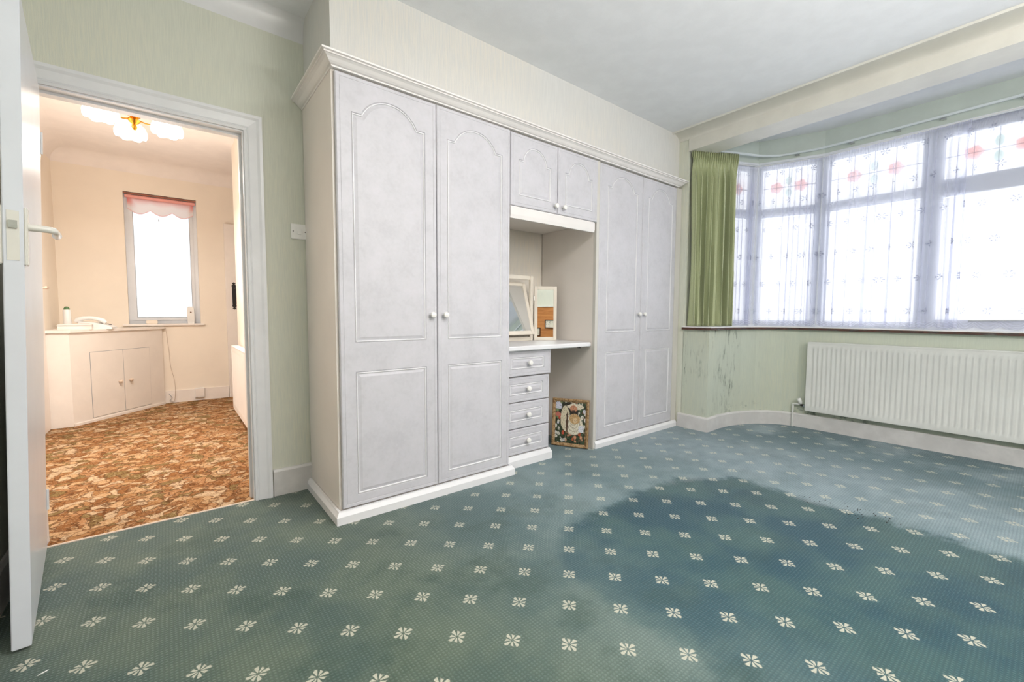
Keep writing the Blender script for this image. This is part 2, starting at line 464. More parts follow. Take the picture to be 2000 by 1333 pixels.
def m_art():
    """a printed figure among flowers, made of soft ellipses on a dark ground (UV space)"""
    t = NT('floral_portrait_print')
    uv = t.n('ShaderNodeTexCoord').outputs['UV']
    wn = t.n('ShaderNodeVectorMath', operation='SCALE')
    t.put(wn.inputs[0], t.noise(9, 3, 0.6, uv)[1]); wn.inputs[3].default_value = 0.07
    w = t.vmath('SUBTRACT', t.vmath('ADD', uv, wn.outputs[0]), (0.035, 0.035, 0))
    u, v, _ = t.xyz(w)
    vo = t.voro(9.5, w)
    cell = t.xyz(vo.outputs['Color'])
    flow = t.step(vo.outputs['Distance'], 0.52, 0.40)
    ground = t.mix(t.step(t.noise(26, 3, 0.6, uv)[0], 0.42, 0.6), rgb(26, 26, 22), rgb(66, 86, 56))
    fc = t.ramp(cell[0], [(0.0, rgb(214, 212, 200)), (0.42, rgb(226, 214, 204)), (0.5, rgb(196, 84, 60)), (0.62, rgb(150, 62, 44)), (0.68, rgb(120, 140, 98)), (0.85, rgb(206, 206, 214))], 'CONSTANT')
    low = t.step(v, 0.34, 0.22)
    fc = t.mix(t.math('MULTIPLY', low, t.step(u, 0.3, 0.4)), fc, t.mix(t.step(cell[1], 0.3, 0.6), rgb(176, 86, 54), rgb(206, 150, 116)))
    c = t.mix(flow, ground, fc)
    ctr = t.step(vo.outputs['Distance'], 0.16, 0.10)
    c = t.mix(t.math('MULTIPLY', ctr, 0.6), c, rgb(150, 96, 70))
    def ell(cx, cy, rx, ry, col, soft=0.06, k=1.0):
        nonlocal c
        du = t.math('DIVIDE', t.math('SUBTRACT', u, cx), rx)
        dv = t.math('DIVIDE', t.math('SUBTRACT', v, cy), ry)
        r = t.math('SQRT', t.math('ADD', t.math('MULTIPLY', du, du), t.math('MULTIPLY', dv, dv)))
        m = t.step(r, 1.0 + soft, 1.0 - soft)
        c = t.mix(t.math('MULTIPLY', m, k), c, rgb(*col))
        return r
    ell(0.46, 0.72, 0.30, 0.27, (36, 30, 24))
    ell(0.33, 0.60, 0.15, 0.30, (214, 204, 176))
    ell(0.66, 0.90, 0.27, 0.07, (222, 212, 190))
    ell(0.60, 0.84, 0.12, 0.08, (196, 138, 106))
    ell(0.60, 0.79, 0.07, 0.025, (44, 32, 28))
    r = ell(0.62, 0.46, 0.30, 0.24, (226, 220, 200))
    ring = t.math('MULTIPLY', t.step(t.math('SINE', t.math('MULTIPLY', r, 21.0)), 0.6, 0.9), t.step(r, 1.0, 0.95))
    c = t.mix(t.math('MULTIPLY', ring, 0.55), c, rgb(120, 100, 76))
    ell(0.64, 0.60, 0.17, 0.13, (192, 156, 108))
    ell(0.66, 0.56, 0.07, 0.06, (214, 186, 146))
    ell(0.40, 0.50, 0.035, 0.26, (82, 60, 44), 0.2)
    ell(0.86, 0.37, 0.10, 0.085, (222, 224, 232))
    ell(0.10, 0.90, 0.12, 0.09, (206, 208, 222))
    ell(0.10, 0.68, 0.09, 0.06, (188, 110, 96))
    sp, _ = t.noise(34, 4, 0.75, uv)
    c = t.mix(t.math('MULTIPLY', t.step(sp, 0.48, 0.38), 0.75), c, rgb(44, 44, 34))
    c = t.mix(t.math('MULTIPLY', t.step(sp, 0.60, 0.70), 0.6), c, rgb(218, 212, 200))
    return t.done(t.bsdf(c, 0.35))
M_art = m_art()

# ---------------------------------------------------------------- mesh helpers
class MB:
    def __init__(self):
        self.b = bmesh.new()
        self.uv = None
    def box(self, x0, x1, y0, y1, z0, z1, bev=0.0):
        vs = [self.b.verts.new((x, y, z)) for x in (x0, x1) for y in (y0, y1) for z in (z0, z1)]
        fs = [(0, 1, 3, 2), (4, 6, 7, 5), (0, 4, 5, 1), (2, 3, 7, 6), (0, 2, 6, 4), (1, 5, 7, 3)]
        fc = [self.b.faces.new([vs[i] for i in f]) for f in fs]
        if bev:
            es = list({e for f in fc for e in f.edges})
            bmesh.ops.bevel(self.b, geom=es, offset=bev, segments=2, affect='EDGES', clamp_overlap=True)
        return self
    def prism(self, pts, vec):
        """closed polygon pts (3-D), swept along vec"""
        v = Vector(vec)
        a = [self.b.verts.new(p) for p in pts]
        c = [self.b.verts.new(Vector(p) + v) for p in pts]
        n = len(pts)
        self.b.faces.new(a[::-1]); self.b.faces.new(c)
        for i in range(n):
            j = (i + 1) % n
            self.b.faces.new((a[i], a[j], c[j], c[i]))
        return self
    def loft(self, loops, closed=True, cap=True):
        R = [[self.b.verts.new(p) for p in l] for l in loops]
        for A, B in zip(R, R[1:]):
            n = len(A)
            for i in range(n if closed else n - 1):
                j = (i + 1) % n
                self.b.faces.new((A[i], A[j], B[j], B[i]))
        if cap and closed:
            self.b.faces.new(R[0][::-1]); self.b.faces.new(R[-1])
        return self
    def lathe(self, prof, base, axis=(0, 0, 1), n=20):
        ax = Vector(axis).normalized()
        t = Vector((1, 0, 0)) if abs(ax.x) < 0.9 else Vector((0, 1, 0))
        e1 = ax.cross(t).normalized(); e2 = ax.cross(e1)
        B = Vector(base)
        loops = [[B + ax * h + (e1 * math.cos(2 * PI * k / n) + e2 * math.sin(2 * PI * k / n)) * max(r, 1e-4) for k in range(n)] for r, h in prof]
        return self.loft(loops)
    def tube(self, pts, r, n=10):
        P = [Vector(p) for p in pts]
        loops = []
        e1 = None
        for i, p in enumerate(P):
            d = ((P[min(i + 1, len(P) - 1)] - P[max(i - 1, 0)])).normalized()
            if e1 is None:
                t = Vector((0, 0, 1)) if abs(d.z) < 0.9 else Vector((1, 0, 0))
                e1 = d.cross(t).normalized()
            else:
                e1 = (e1 - d * e1.dot(d)).normalized()
            e2 = d.cross(e1)
            rr = r[i] if isinstance(r, (list, tuple)) else r
            loops.append([p + (e1 * math.cos(2 * PI * k / n) + e2 * math.sin(2 * PI * k / n)) * rr for k in range(n)])
        return self.loft(loops)
    def grid(self, fn, nu, nv, uvfn=None):
        V = [[self.b.verts.new(fn(i / nu, j / nv)) for j in range(nv + 1)] for i in range(nu + 1)]
        if uvfn and self.uv is None:
            self.uv = self.b.loops.layers.uv.new('UVMap')
        for i in range(nu):
            for j in range(nv):
                f = self.b.faces.new((V[i][j], V[i + 1][j], V[i + 1][j + 1], V[i][j + 1]))
                if uvfn:
                    for l, (a, b) in zip(f.loops, ((i, j), (i + 1, j), (i + 1, j + 1), (i, j + 1))):
                        l[self.uv].uv = uvfn(a / nu, b / nv)
        return self
    def xf(self, mat):
        bmesh.ops.transform(self.b, matrix=mat, verts=self.b.verts)
        return self

ORIG = {}
def obj(name, mb, mat, parent=None, smooth=False, origin=None, fix=True):
    b = mb.b
    if fix:
        bmesh.ops.recalc_face_normals(b, faces=b.faces)
    if parent is not None:
        o0 = ORIG[parent.name]
    elif origin is not None:
        o0 = Vector(origin)
    else:
        xs = [v.co for v in b.verts]
        o0 = Vector(((min(v.x for v in xs) + max(v.x for v in xs)) / 2, (min(v.y for v in xs) + max(v.y for v in xs)) / 2, min(v.z for v in xs)))
    bmesh.ops.translate(b, verts=b.verts, vec=-o0)
    me = bpy.data.meshes.new(name)
    b.to_mesh(me); b.free()
    me.materials.append(mat)
    if smooth:
        me.polygons.foreach_set('use_smooth', [True] * len(me.polygons))
        try:
            me.set_sharp_from_angle(angle=math.radians(40))
        except Exception:
            pass
    o = bpy.data.objects.new(name, me)
    COL.objects.link(o)
    if parent is not None:
        o.parent = parent
    else:
        o.location = o0
    ORIG[o.name] = o0
    return o
def tag(o, label, cat, group=None, kind=None):
    o['label'] = label; o['category'] = cat
    if group: o['group'] = group
    if kind: o['kind'] = kind
    return o
def thing(name, loc, label, cat, group=None):
    o = bpy.data.objects.new(name, None)
    o.empty_display_size = 0.05
    o.location = loc
    COL.objects.link(o)
    ORIG[o.name] = Vector(loc)
    return tag(o, label, cat, group)
def struct(name, mb, mat, parent=None, smooth=False):
    o = obj(name, mb, mat, parent, smooth)
    if parent is None:
        o['kind'] = 'structure'
    return o
def struct_empty(name, loc):
    o = bpy.data.objects.new(name, None)
    o.location = loc; COL.objects.link(o); ORIG[o.name] = Vector(loc); o['kind'] = 'structure'
    return o

# ---------------------------------------------------------------- room shell
YD = 2.705          # bedroom side of the doorway wall
ZC = 2.655          # ceiling
XR = 3.69           # wall plane with the bay opening
XL = -0.50
YB = -1.60
BX0, BX1 = 0.645, XR     # boxed-in wall above the wardrobes
YBK = 2.203

lower = [(3.69, 1.868), (3.90, 1.872), (4.06, 1.856), (4.20, 1.820), (4.354, 1.750), (4.46, 1.668), (4.53, 1.57), (4.562, 1.46), (4.57, 1.35)]
YM = 0.31
lowfull = lower + [(x, 2 * YM - y) for x, y in lower[::-1]]
win = [(3.78, 2.225), (3.95, 2.13), (4.515, 1.873), (4.70, 1.367)]
winfull = win + [(x, 2 * YM - y) for x, y in win[::-1]]

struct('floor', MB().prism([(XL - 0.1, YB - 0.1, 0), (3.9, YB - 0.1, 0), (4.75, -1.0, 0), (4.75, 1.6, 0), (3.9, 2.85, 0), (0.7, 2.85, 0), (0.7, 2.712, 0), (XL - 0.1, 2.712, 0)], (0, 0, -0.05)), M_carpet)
struct('floor_hallway', MB().box(-1.0, 1.6, 2.712, 6.5, -0.05, -0.001), M_hallcarpet)
struct('ceiling', MB().box(XL - 0.1, XR + 0.02, YB - 0.1, 2.9, ZC, ZC + 0.06), M_ceil)
struct('ceiling_bay', MB().box(XR + 0.1, 4.95, -1.9, 2.4, 2.69, 2.75), M_ceil)
struct('ceiling_hallway', MB().box(-1.0, 1.6, 2.9, 6.5, 2.655, 2.715), M_hallc)

DX0, DX1, DZ = -0.470, 0.336, 1.985     # door opening
w = MB()
w.box(XL - 0.1, DX0 - 0.03, YD, YD + 0.11, 0, ZC)
w.box(DX1 + 0.03, BX0 + 0.1, YD, YD + 0.11, 0, ZC)
w.box(DX0 - 0.03, DX1 + 0.03, YD, YD + 0.11, DZ + 0.03, ZC)
struct('wall_left_doorway', w, M_green)
w = MB()
w.box(XL - 0.1, DX0 - 0.03, YD + 0.111, YD + 0.125, 0, ZC)
w.box(DX1 + 0.03, 0.75, YD + 0.111, YD + 0.125, 0, ZC)
w.box(DX0 - 0.03, DX1 + 0.03, YD + 0.111, YD + 0.125, DZ + 0.03, ZC)
struct('wall_hallway_near', w, M_hallw)
struct('wall_left', MB().box(XL - 0.1, XL, YB - 0.1, YD, 0, ZC), M_green)
struct('wall_back', MB().box(XL - 0.1, XR + 0.1, YB - 0.1, YB, 0, ZC), M_green)
# boxed wall over the wardrobes, and the alcove behind them
struct('wall_bulkhead', MB().box(BX0, XR, YBK, 2.80, 2.185, ZC), M_cream_paper)
struct('wall_alcove_back', MB().box(0.66, XR + 0.1, 2.762, 2.85, 0, 2.19), M_niche)
# wall with the bay opening: narrow pier beside the wardrobe, then the pier under the sill
struct('wall_right_pier', MB().box(XR, XR + 0.12, 2.11, 2.90, 0, 2.70), M_green)
struct('wall_right_far', MB().box(XR, XR + 0.12, YB - 0.1, 2 * YM - 1.868, 0, 2.70), M_green)

def offset_path(pts, d):
    out = []
    for i, p in enumerate(pts):
        a = Vector(pts[max(i - 1, 0)]); b = Vector(pts[min(i + 1, len(pts) - 1)]); q = Vector(p)
        t1 = (q - a).normalized() if i > 0 else (b - q).normalized()
        t2 = (b - q).normalized() if i < len(pts) - 1 else t1
        n1 = Vector((-t1.y, t1.x)); n2 = Vector((-t2.y, t2.x))
        n = (n1 + n2)
        n = n / max(n.dot(n1), 0.3) if n.length > 1e-6 else n1
        out.append((q.x + n.x * d, q.y + n.y * d))
    return out
def ribbon(pts, d0, d1, z0, z1):
    """a wall of constant thickness following a plan path (offset d0..d1 to the left of travel)"""
    A = offset_path(pts, d0); B = offset_path(pts, d1)
    loops = [[(a[0], a[1], z0), (b[0], b[1], z0), (b[0], b[1], z1), (a[0], a[1], z1)] for a, b in zip(A, B)]
    return MB().loft(loops)
# travel goes from the wardrobe corner to the right, so left-of-travel is outside
pier_low = [(3.69, 2.15)] + lowfull + [(3.69, 2 * YM - 2.15)]
struct('wall_right_bay', ribbon(lowfull, 0.0, 0.10, 0, 0.902), M_green_bay)
struct('wall_right_corner', MB().box(XR, XR + 0.10, 1.868, 2.112, 0, 0.902), M_green_bay)
struct('wall_right_bay_top', ribbon(winfull, -0.035, 0.12, 2.478, 2.70), M_upper)
# ledge behind the sill closing the bay to the window
led = MB()
o = offset_path(lowfull, 0.02)
led.prism([(x, y, 0.86) for x, y in o] + [(3.78, -1.9, 0.86), (4.1, -1.75, 0.86), (4.75, -1.35, 0.86), (4.86, -0.8, 0.86), (4.86, 1.45, 0.86), (4.70, 1.98, 0.86), (4.1, 2.35, 0.86), (3.78, 2.35, 0.86)], (0, 0, 0.04))
struct('wall_right_ledge', led, M_green)

# beam across the bay, a touch out of level, and its coving
def zb(y):
    return 2.491 + 0.0203 * (2.1 - y)
bm_ = MB()
bm_.loft([[(XR - 0.008, y, zb(y)), (3.92, y, zb(y)), (3.92, y, 2.72), (XR - 0.008, y, 2.72)] for y in (2.108, -1.7)])
struct('trim_1', bm_, M_cove)      # beam
def cove(prof0, prof1, n=8):
    """quarter-round coving between two ends; prof = (wall point, ceiling point, in-corner point)"""
    loops = []
    for W_, C_, K_ in (prof0, prof1):
        W_, C_, K_ = Vector(W_), Vector(C_), Vector(K_)
        arc = []
        for i in range(n + 1):
            t = i / n
            a = t * PI / 2
            # concave arc bulging towards the corner
            arc.append(K_ + (C_ - K_) * (1 - math.cos(a)) * 1.0 + (W_ - K_) * (1 - math.sin(a)))
        lip0 = W_ + (K_ - W_) * 0.02
        loops.append([W_ + (K_ - C_) * 0.1] + arc + [C_ + (K_ - W_) * 0.1, K_ + (K_ - C_) * 0.1 + (K_ - W_) * 0.1])
    return MB().loft(loops)
def cove_line(name, ends, mat, parent=None):
    return struct(name, cove(*ends), mat, parent, True)
cove_line('trim_2', (((XR - 0.008, 2.203, 2.595), (3.575, 2.203, ZC), (XR - 0.008, 2.203, ZC)), ((XR - 0.008, -1.6, 2.672 - 0.03), (3.47, -1.6, ZC), (XR - 0.008, -1.6, ZC))), M_cove)
cove_line('trim_3', (((XL, YD, 2.545), (XL, 2.655, ZC), (XL, YD, ZC)), ((BX0, YD, 2.538), (BX0, 2.655, ZC), (BX0, YD, ZC))), M_gloss)
# small fillet strips on the coving edges
struct('trim_4', MB().loft([[(3.568, 2.203, ZC), (3.576, 2.203, ZC), (3.580, 2.203, ZC - 0.014), (3.570, 2.203, ZC - 0.014)], [(3.463, -1.6, ZC), (3.471, -1.6, ZC), (3.475, -1.6, ZC - 0.014), (3.465, -1.6, ZC - 0.014)]]), M_cove)

# skirting boards
def skirt(name, pts, h, t=0.016, mat=M_skirt):
    A = pts; B = offset_path(pts, -t); C_ = offset_path(pts, -t * 0.55)
    loops = [[(a[0], a[1], 0), (b[0], b[1], 0), (b[0], b[1], h - 0.014), (c[0], c[1], h - 0.002), (a[0], a[1], h)] for a, b, c in zip(A, B, C_)]
    return struct(name, MB().loft(loops), mat)
skirt('baseboard_left', [(0.432, YD), (0.640, YD)], 0.152)
skirt('baseboard_right', [(3.69, 2.14)] + lower[0:1] + [(3.705, 1.866)] + lower[1:] + [(4.57, 1.2), (4.57, 0.6)] + [(x_, 2 * YM - y_) for x_, y_ in lower[:0:-1]], 0.128)
skirt('baseboard_doorside', [(XL, YB), (XL, YD)], 0.15)

# ---------------------------------------------------------------- doorway: lining, architrave, threshold
def frame_u(x0, x1, z1, prof, y, side):
    """mitred architrave around an opening: prof = [(outward, proud)...]"""
    pts = []
    loops = []
    for k in range(4):
        lp = []
        for d, pr in prof:
            X = x0 - d if k < 2 else x1 + d
            Z = 0.0 if k in (0, 3) else z1 + d
            lp.append((X, y - side * pr, Z))
        loops.append(lp)
    return MB().loft(loops)
door1 = struct_empty('trim_5', (0, YD, 0))
prof = [(0.0, 0.0), (0.0, 0.012), (0.012, 0.016), (0.016, 0.010), (0.022, 0.014), (0.058, 0.018), (0.070, 0.024), (0.084, 0.024), (0.084, 0.0)]
obj('architrave', frame_u(DX0 - 0.006, DX1 + 0.006, DZ + 0.006, prof, YD, 1), M_gloss, door1)
obj('architrave', frame_u(DX0 - 0.006, DX1 + 0.006, DZ + 0.006, [(0, 0), (0, 0.012), (0.06, 0.018), (0.07, 0.0)], YD + 0.125, -1), M_hallgloss, door1)
l = MB()
l.box(DX0 - 0.03, DX0, YD - 0.002, YD + 0.127, 0, DZ)
l.box(DX1, DX1 + 0.03, YD - 0.002, YD + 0.127, 0, DZ)
l.box(DX0 - 0.03, DX1 + 0.03, YD - 0.002, YD + 0.127, DZ, DZ + 0.03)
obj('lining', l, M_gloss, door1)
l = MB()
l.box(DX0, DX0 + 0.012, YD + 0.045, YD + 0.080, 0, DZ - 0.012)
l.box(DX1 - 0.012, DX1, YD + 0.045, YD + 0.080, 0, DZ - 0.012)
l.box(DX0, DX1, YD + 0.045, YD + 0.080, DZ - 0.012, DZ)
obj('door_stop', l, M_gloss, door1)
obj('threshold_strip', MB().prism([(DX0, 2.704, 0.0), (DX0, 2.706, 0.004), (DX0, 2.714, 0.004), (DX0, 2.717, 0.0)], (DX1 - DX0, 0, 0)), M_bead, door1)

# bedroom door, opened into the room
d1 = struct('door_1', MB().box(0, 0.042, -0.790, 0, 0.012, 1.975, 0.002), M_doorp)
HX, HY = -0.472, 2.690
ANG = math.radians(-4.3)
def door_part(name, mb, mat, smooth=False, parent=None):
    o = obj(name, mb, mat, None, smooth, origin=(0, 0, 0))
    o.parent = parent or d1
    return o
# keep the leaf in its own frame: hinge at the origin
o0 = ORIG[d1.name]
d1.data.transform(Matrix.Translation(o0))
d1.location = (HX, HY, 0)
d1.rotation_euler = (0, 0, 0)
dm = MB().box(0.0085, 0.0335, -0.7915, -0.789, 1.19, 1.335)
door_part('latch_plate', dm, M_lever)
lb = MB(); lb.box(0.012, 0.030, -0.798, -0.790, 1.284, 1.306)
latch = door_part('latch_bolt', lb, M_chrome)
for s in (-1, 1):
    px0, px1 = (0.042, 0.050) if s > 0 else (-0.008, 0.0)
    hp = MB().box(px0, px1, -0.788, -0.743, 1.178, 1.348, 0.002)
    hp_o = door_part('handle_plate', hp, M_lever)
    xb = 0.050 if s > 0 else -0.008
    pts = [(xb, -0.763, 1.294), (xb + s * 0.038, -0.763, 1.294), (xb + s * 0.052, -0.756, 1.293), (xb + s * 0.056, -0.728, 1.291), (xb + s * 0.056, -0.668, 1.289), (xb + s * 0.054, -0.643, 1.289)]
    door_part('lever_handle', MB().tube(pts, [0.011, 0.010, 0.010, 0.009, 0.012, 0.007], 12), M_lever, True, hp_o)
for z in (0.22, 1.75):
    door_part('hinge', MB().tube([(0.044, 0.004, z - 0.045), (0.044, 0.004, z + 0.045)], 0.006, 8), M_gloss)
d1.location = (-0.493, HY, 0)
d1.rotation_euler = (0, math.radians(1.8), math.radians(6.2))

# light switch by the doorway
sw = thing('light_switch', (0.598, YD, 1.455), 'white double screw-fixed light switch plate on pale green wall', 'switch')
obj('plate', MB().box(0.556, 0.641, YD - 0.010, YD, 1.455, 1.540, 0.003), M_plastic, sw)
obj('rocker', MB().prism([(0.588, YD - 0.010, 1.482), (0.588, YD - 0.0155, 1.482), (0.588, YD - 0.011, 1.514), (0.588, YD - 0.010, 1.514)], (0.020, 0, 0)), M_plastic, sw)
for x in (0.567, 0.630):
    obj('screw', MB().lathe([(0.003, 0), (0.003, 0.0015)], (x, YD - 0.0098, 1.4975), (0, -1, 0), 10), M_dark, sw)

# ---------------------------------------------------------------- fitted wardrobes
def inset(poly, d):
    """inward offset of a CCW polygon given as (x, z)"""
    n = len(poly); out = []
    for i in range(n):
        a, q, b = Vector(poly[i - 1]), Vector(poly[i]), Vector(poly[(i + 1) % n])
        t1 = (q - a).normalized(); t2 = (b - q).normalized()
        n1 = Vector((-t1.y, t1.x)); n2 = Vector((-t2.y, t2.x))
        m = n1 + n2
        k = m / max(0.35, m.dot(n1)) if m.length > 1e-5 else n1
        out.append((q.x + k.x * d, q.y + k.y * d))
    return out
def arched(x0, x1, z0, z1, shoulder, rise, n=16):
    """panel with flat shoulders and a round arched head, CCW seen from the front (x right, z up)"""
    a0, a1 = x0 + shoulder, x1 - shoulder
    hw = (a1 - a0) / 2; cx = (a0 + a1) / 2
    R = (hw * hw + rise * rise) / (2 * rise); cz = z1 + rise - R
    th = math.atan2(z1 - cz, hw)
    arc = [(cx + R * math.cos(th + (PI - 2 * th) * i / n), cz + R * math.sin(th + (PI - 2 * th) * i / n)) for i in range(n + 1)]
    return [(x0, z0), (x1, z0), (x1, z1), (a1 + 0.006, z1)] + arc + [(a0 - 0.006, z1), (x0, z1)]
def rect(x0, x1, z0, z1):
    return [(x0, z0), (x1, z0), (x1, z1), (x0, z1)]
def door_mesh(x0, x1, z0, z1, y, panels, t=0.020):
    """slab door with routed panels; front face at y, looking towards -y"""
    mb = MB(); b = mb.b
    ch = 0.004
    def loop(pl, d):
        return [b.verts.new((px, y + d, pz)) for px, pz in pl]
    def bridge(A, B):
        n = len(A)
        for i in range(n):
            j = (i + 1) % n
            b.faces.new((A[i], A[j], B[j], B[i]))
    o3 = rect(x0, x1, z0, z1)
    back = loop(o3, t); rim = loop(o3, ch); front = loop(inset(o3, ch), 0.0)
    bridge(back, rim); bridge(rim, front)
    b.faces.new(back)
    g1 = loop(inset(o3, 0.017), 0.0)
    g2 = loop(inset(o3, 0.019), 0.0015)
    g3 = loop(inset(o3, 0.021), 0.0)
    bridge(front, g1); bridge(g1, g2); bridge(g2, g3)
    edges = []
    def ring_edges(vs):
        for i in range(len(vs)):
            a, c = vs[i], vs[(i + 1) % len(vs)]
            e = b.edges.get((a, c)) or b.edges.new((a, c))
            edges.append(e)
    ring_edges(g3)
    for pl in panels:
        L = [loop(pl, 0.0), loop(inset(pl, 0.003), 0.005), loop(inset(pl, 0.0045), 0.0055), loop(inset(pl, 0.0065), -0.0005), loop(inset(pl, 0.0095), -0.0005), loop(inset(pl, 0.0115), 0.0055), loop(inset(pl, 0.028), 0.0005)]
        ring_edges(L[0])
        for k, (A, B) in enumerate(zip(L, L[1:])):
            n0 = len(b.faces)
            bridge(A, B)
            if k in (2, 3, 4):
                b.faces.ensure_lookup_table()
                for f in b.faces[n0:]:
                    f.material_index = 1
        b.faces.new(L[-1])
    bmesh.ops.triangle_fill(b, use_beauty=True, use_dissolve=False, edges=edges, normal=(0, -1, 0))
    return mb
KNOB = [(0.007, 0.0), (0.006, 0.010), (0.008, 0.014), (0.0165, 0.018), (0.0175, 0.024), (0.014, 0.030), (0.006, 0.0325)]
def knob(parent, x, y, z, s=1.0):
    return obj('knob', MB().lathe([(r * s, h * s) for r, h in KNOB], (x, y, z), (0, -1, 0), 18), M_knob, parent, True)
def plinth_mesh(x0, x1, yf, yb, h, left_end=True, right_end=True, t=0.024, yr=None):
    """moulded plinth returning round the ends of a cabinet"""
    prof = [(0.0, 0.0), (0.0, h * 0.62), (t * 0.45, h - 0.004), (t * 0.5, h), (t, h), (t, 0.0)]
    path = []
    if left_end: path.append((x0, yb))
    path += [(x0, yf), (x1, yf)]
    if right_end: path.append((x1, yr or yb))
    offs = [offset_path(path, d) for d, _ in prof]
    loops = [[(offs[k][i][0], offs[k][i][1], prof[k][1]) for k in range(len(prof))] for i in range(len(path))]
    return MB().loft(loops)

# left wardrobe
wl = thing('wardrobe', (1.17, 2.45, 0), 'large fitted wardrobe with two arched-panel grey doors beside the doorway', 'wardrobe', 'fitted bedroom wardrobes')
obj('carcass', MB().box(0.632, 1.690, 2.163, 2.700, 0.0, 2.178, 0.001), M_carc, wl)
obj('plinth', plinth_mesh(0.606, 1.716, 2.117, 2.69, 0.062, True, True, 0.024, 2.2035), M_carcw, wl)
y = 2.140
for x0, x1, p0, p1, sh, kx in ((0.644, 1.171, 0.715, 1.105, 0.047, 1.137), (1.175, 1.684, 1.237, 1.624, 0.047, 1.217)):
    d = obj('door', door_mesh(x0, x1, 0.066, 2.167, y, [arched(p0, p1, 0.890, 2.000, sh, 0.092), rect(p0, p1, 0.122, 0.747)]), M_door, wl); d.data.materials.append(M_bead_shine)
    knob(d, kx, y, 1.030)
# right wardrobe
wr = thing('wardrobe', (3.10, 2.45, 0), 'narrow-looking fitted wardrobe with two grey doors beside the bay window', 'wardrobe', 'fitted bedroom wardrobes')
c = MB().box(2.520, 3.684, 2.186, 2.755, 0.0, 2.178, 0.001)
obj('carcass', c, M_carc, wr)
obj('front_stile', MB().box(2.520, 2.551, 2.160, 2.1855, 0.0, 2.172, 0.001), M_stile, wr)
obj('front_stile', MB().box(3.606, 3.686, 2.165, 2.1855, 0.0, 2.172, 0.001), M_stile, wr)
obj('plinth', plinth_mesh(2.538, 3.676, 2.146, 2.184, 0.056, False, False), M_carcw, wr)
y = 2.164
for x0, x1, p0, p1, sh, kx in ((2.554, 3.098, 2.650, 3.036, 0.045, 3.066), (3.102, 3.604, 3.180, 3.552, 0.045, 3.136)):
    d = obj('door', door_mesh(x0, x1, 0.060, 2.169, y, [arched(p0, p1, 0.893, 2.016, sh, 0.096), rect(p0, p1, 0.145, 0.743)]), M_door, wr); d.data.materials.append(M_bead_shine)
    knob(d, kx, y, 1.040)
# bridging cabinet over the dressing table
wc = thing('wall_cabinet', (2.10, 2.45, 1.70), 'small two-door bridging cabinet over the dressing table', 'cabinet')
obj('carcass', MB().box(1.692, 2.518, 2.176, 2.755, 1.715, 2.176, 0.001), M_carc, wc)
y = 2.152
for x0, x1, p0, p1, kx in ((1.697, 2.104, 1.762, 2.043, 2.078), (2.108, 2.516, 2.176, 2.462, 2.155)):
    d = obj('door', door_mesh(x0, x1, 1.720, 2.167, y, [arched(p0, p1, 1.786, 2.012, 0.034, 0.094)]), M_door, wc); d.data.materials.append(M_bead_shine)
    knob(d, kx, y, 1.768)
obj('pelmet', MB().prism([(1.692, 2.150, 1.640), (1.692, 2.166, 1.640), (1.692, 2.176, 1.715), (1.692, 2.150, 1.715), (1.692, 2.146, 1.705), (1.692, 2.146, 1.662)], (0.792, 0, 0)), M_crown, wc)
# cornice running along the whole top
def crown_mesh():
    prof = [(0.0, 2.172), (0.012, 2.172), (0.014, 2.180), (0.022, 2.184), (0.030, 2.193), (0.040, 2.208), (0.050, 2.216), (0.056, 2.218), (0.056, 2.226), (0.066, 2.229), (0.068, 2.238), (0.0, 2.238)]
    # front run with a mitred return at the left end and a short one at the right
    path = [(0.640, 2.700), (0.640, 2.146), (3.610, 2.160), (3.610, 2.200)]
    mb = MB()
    loops = []
    offs = {d: offset_path(path, -d) for d, _ in prof}
    for i in range(len(path)):
        loops.append([(offs[d][i][0], offs[d][i][1], 2.175 + (z - 2.172) * 0.74) for d, z in prof])
    return mb.loft(loops)
tag(obj('wardrobe_cornice', crown_mesh(), M_crown), 'ivory moulded cornice running along the tops of all the wardrobes', 'cornice')

# dressing table: drawers, worktop
dc = thing('drawer_chest', (1.90, 2.45, 0), 'narrow chest of four grey drawers under the dressing table top', 'drawers')
obj('carcass', MB().box(1.694, 2.112, 2.246, 2.75, 0.0, 0.792), M_carc, dc)
obj('plinth', plinth_mesh(1.72, 2.132, 2.204, 2.70, 0.078, False, True), M_carcw, dc)
y = 2.222
zs = [(0.083, 0.256), (0.262, 0.436), (0.442, 0.612), (0.620, 0.792)]
for k, (a, b_) in enumerate(zs):
    yy = y - (0.012 if k == 3 else 0.0)
    x1 = 2.112 if k < 3 else 2.114
    d = obj('drawer', door_mesh(1.694, x1, a, b_, yy, [rect(1.748, 2.050, a + 0.045, b_ - 0.045)]), M_door, dc); d.data.materials.append(M_bead_shine)
    knob(d, 1.905, yy, (a + b_) / 2 + 0.002, 1.05)
ct = MB()
outline = [(1.692, 2.172), (2.470, 2.172), (2.500, 2.180), (2.516, 2.200), (2.519, 2.760), (1.692, 2.760)]
loops = [[(x, y_, z) for x, y_ in inset(outline, d)] for d, z in ((0.006, 0.793), (0.0, 0.799), (0.0, 0.818), (0.006, 0.825))]
ct.loft(loops)
tag(obj('dressing_table_top', ct, M_carcw, None), 'white round-cornered dressing table top between the two wardrobes', 'worktop')
tag(obj('shelf_bracket', MB().prism([(2.508, 2.30, 0.792), (2.508, 2.30, 0.772), (2.508, 2.325, 0.772), (2.508, 2.345, 0.792)], (0.011, 0, 0)), M_black), 'small black bracket under the dressing table top', 'bracket')

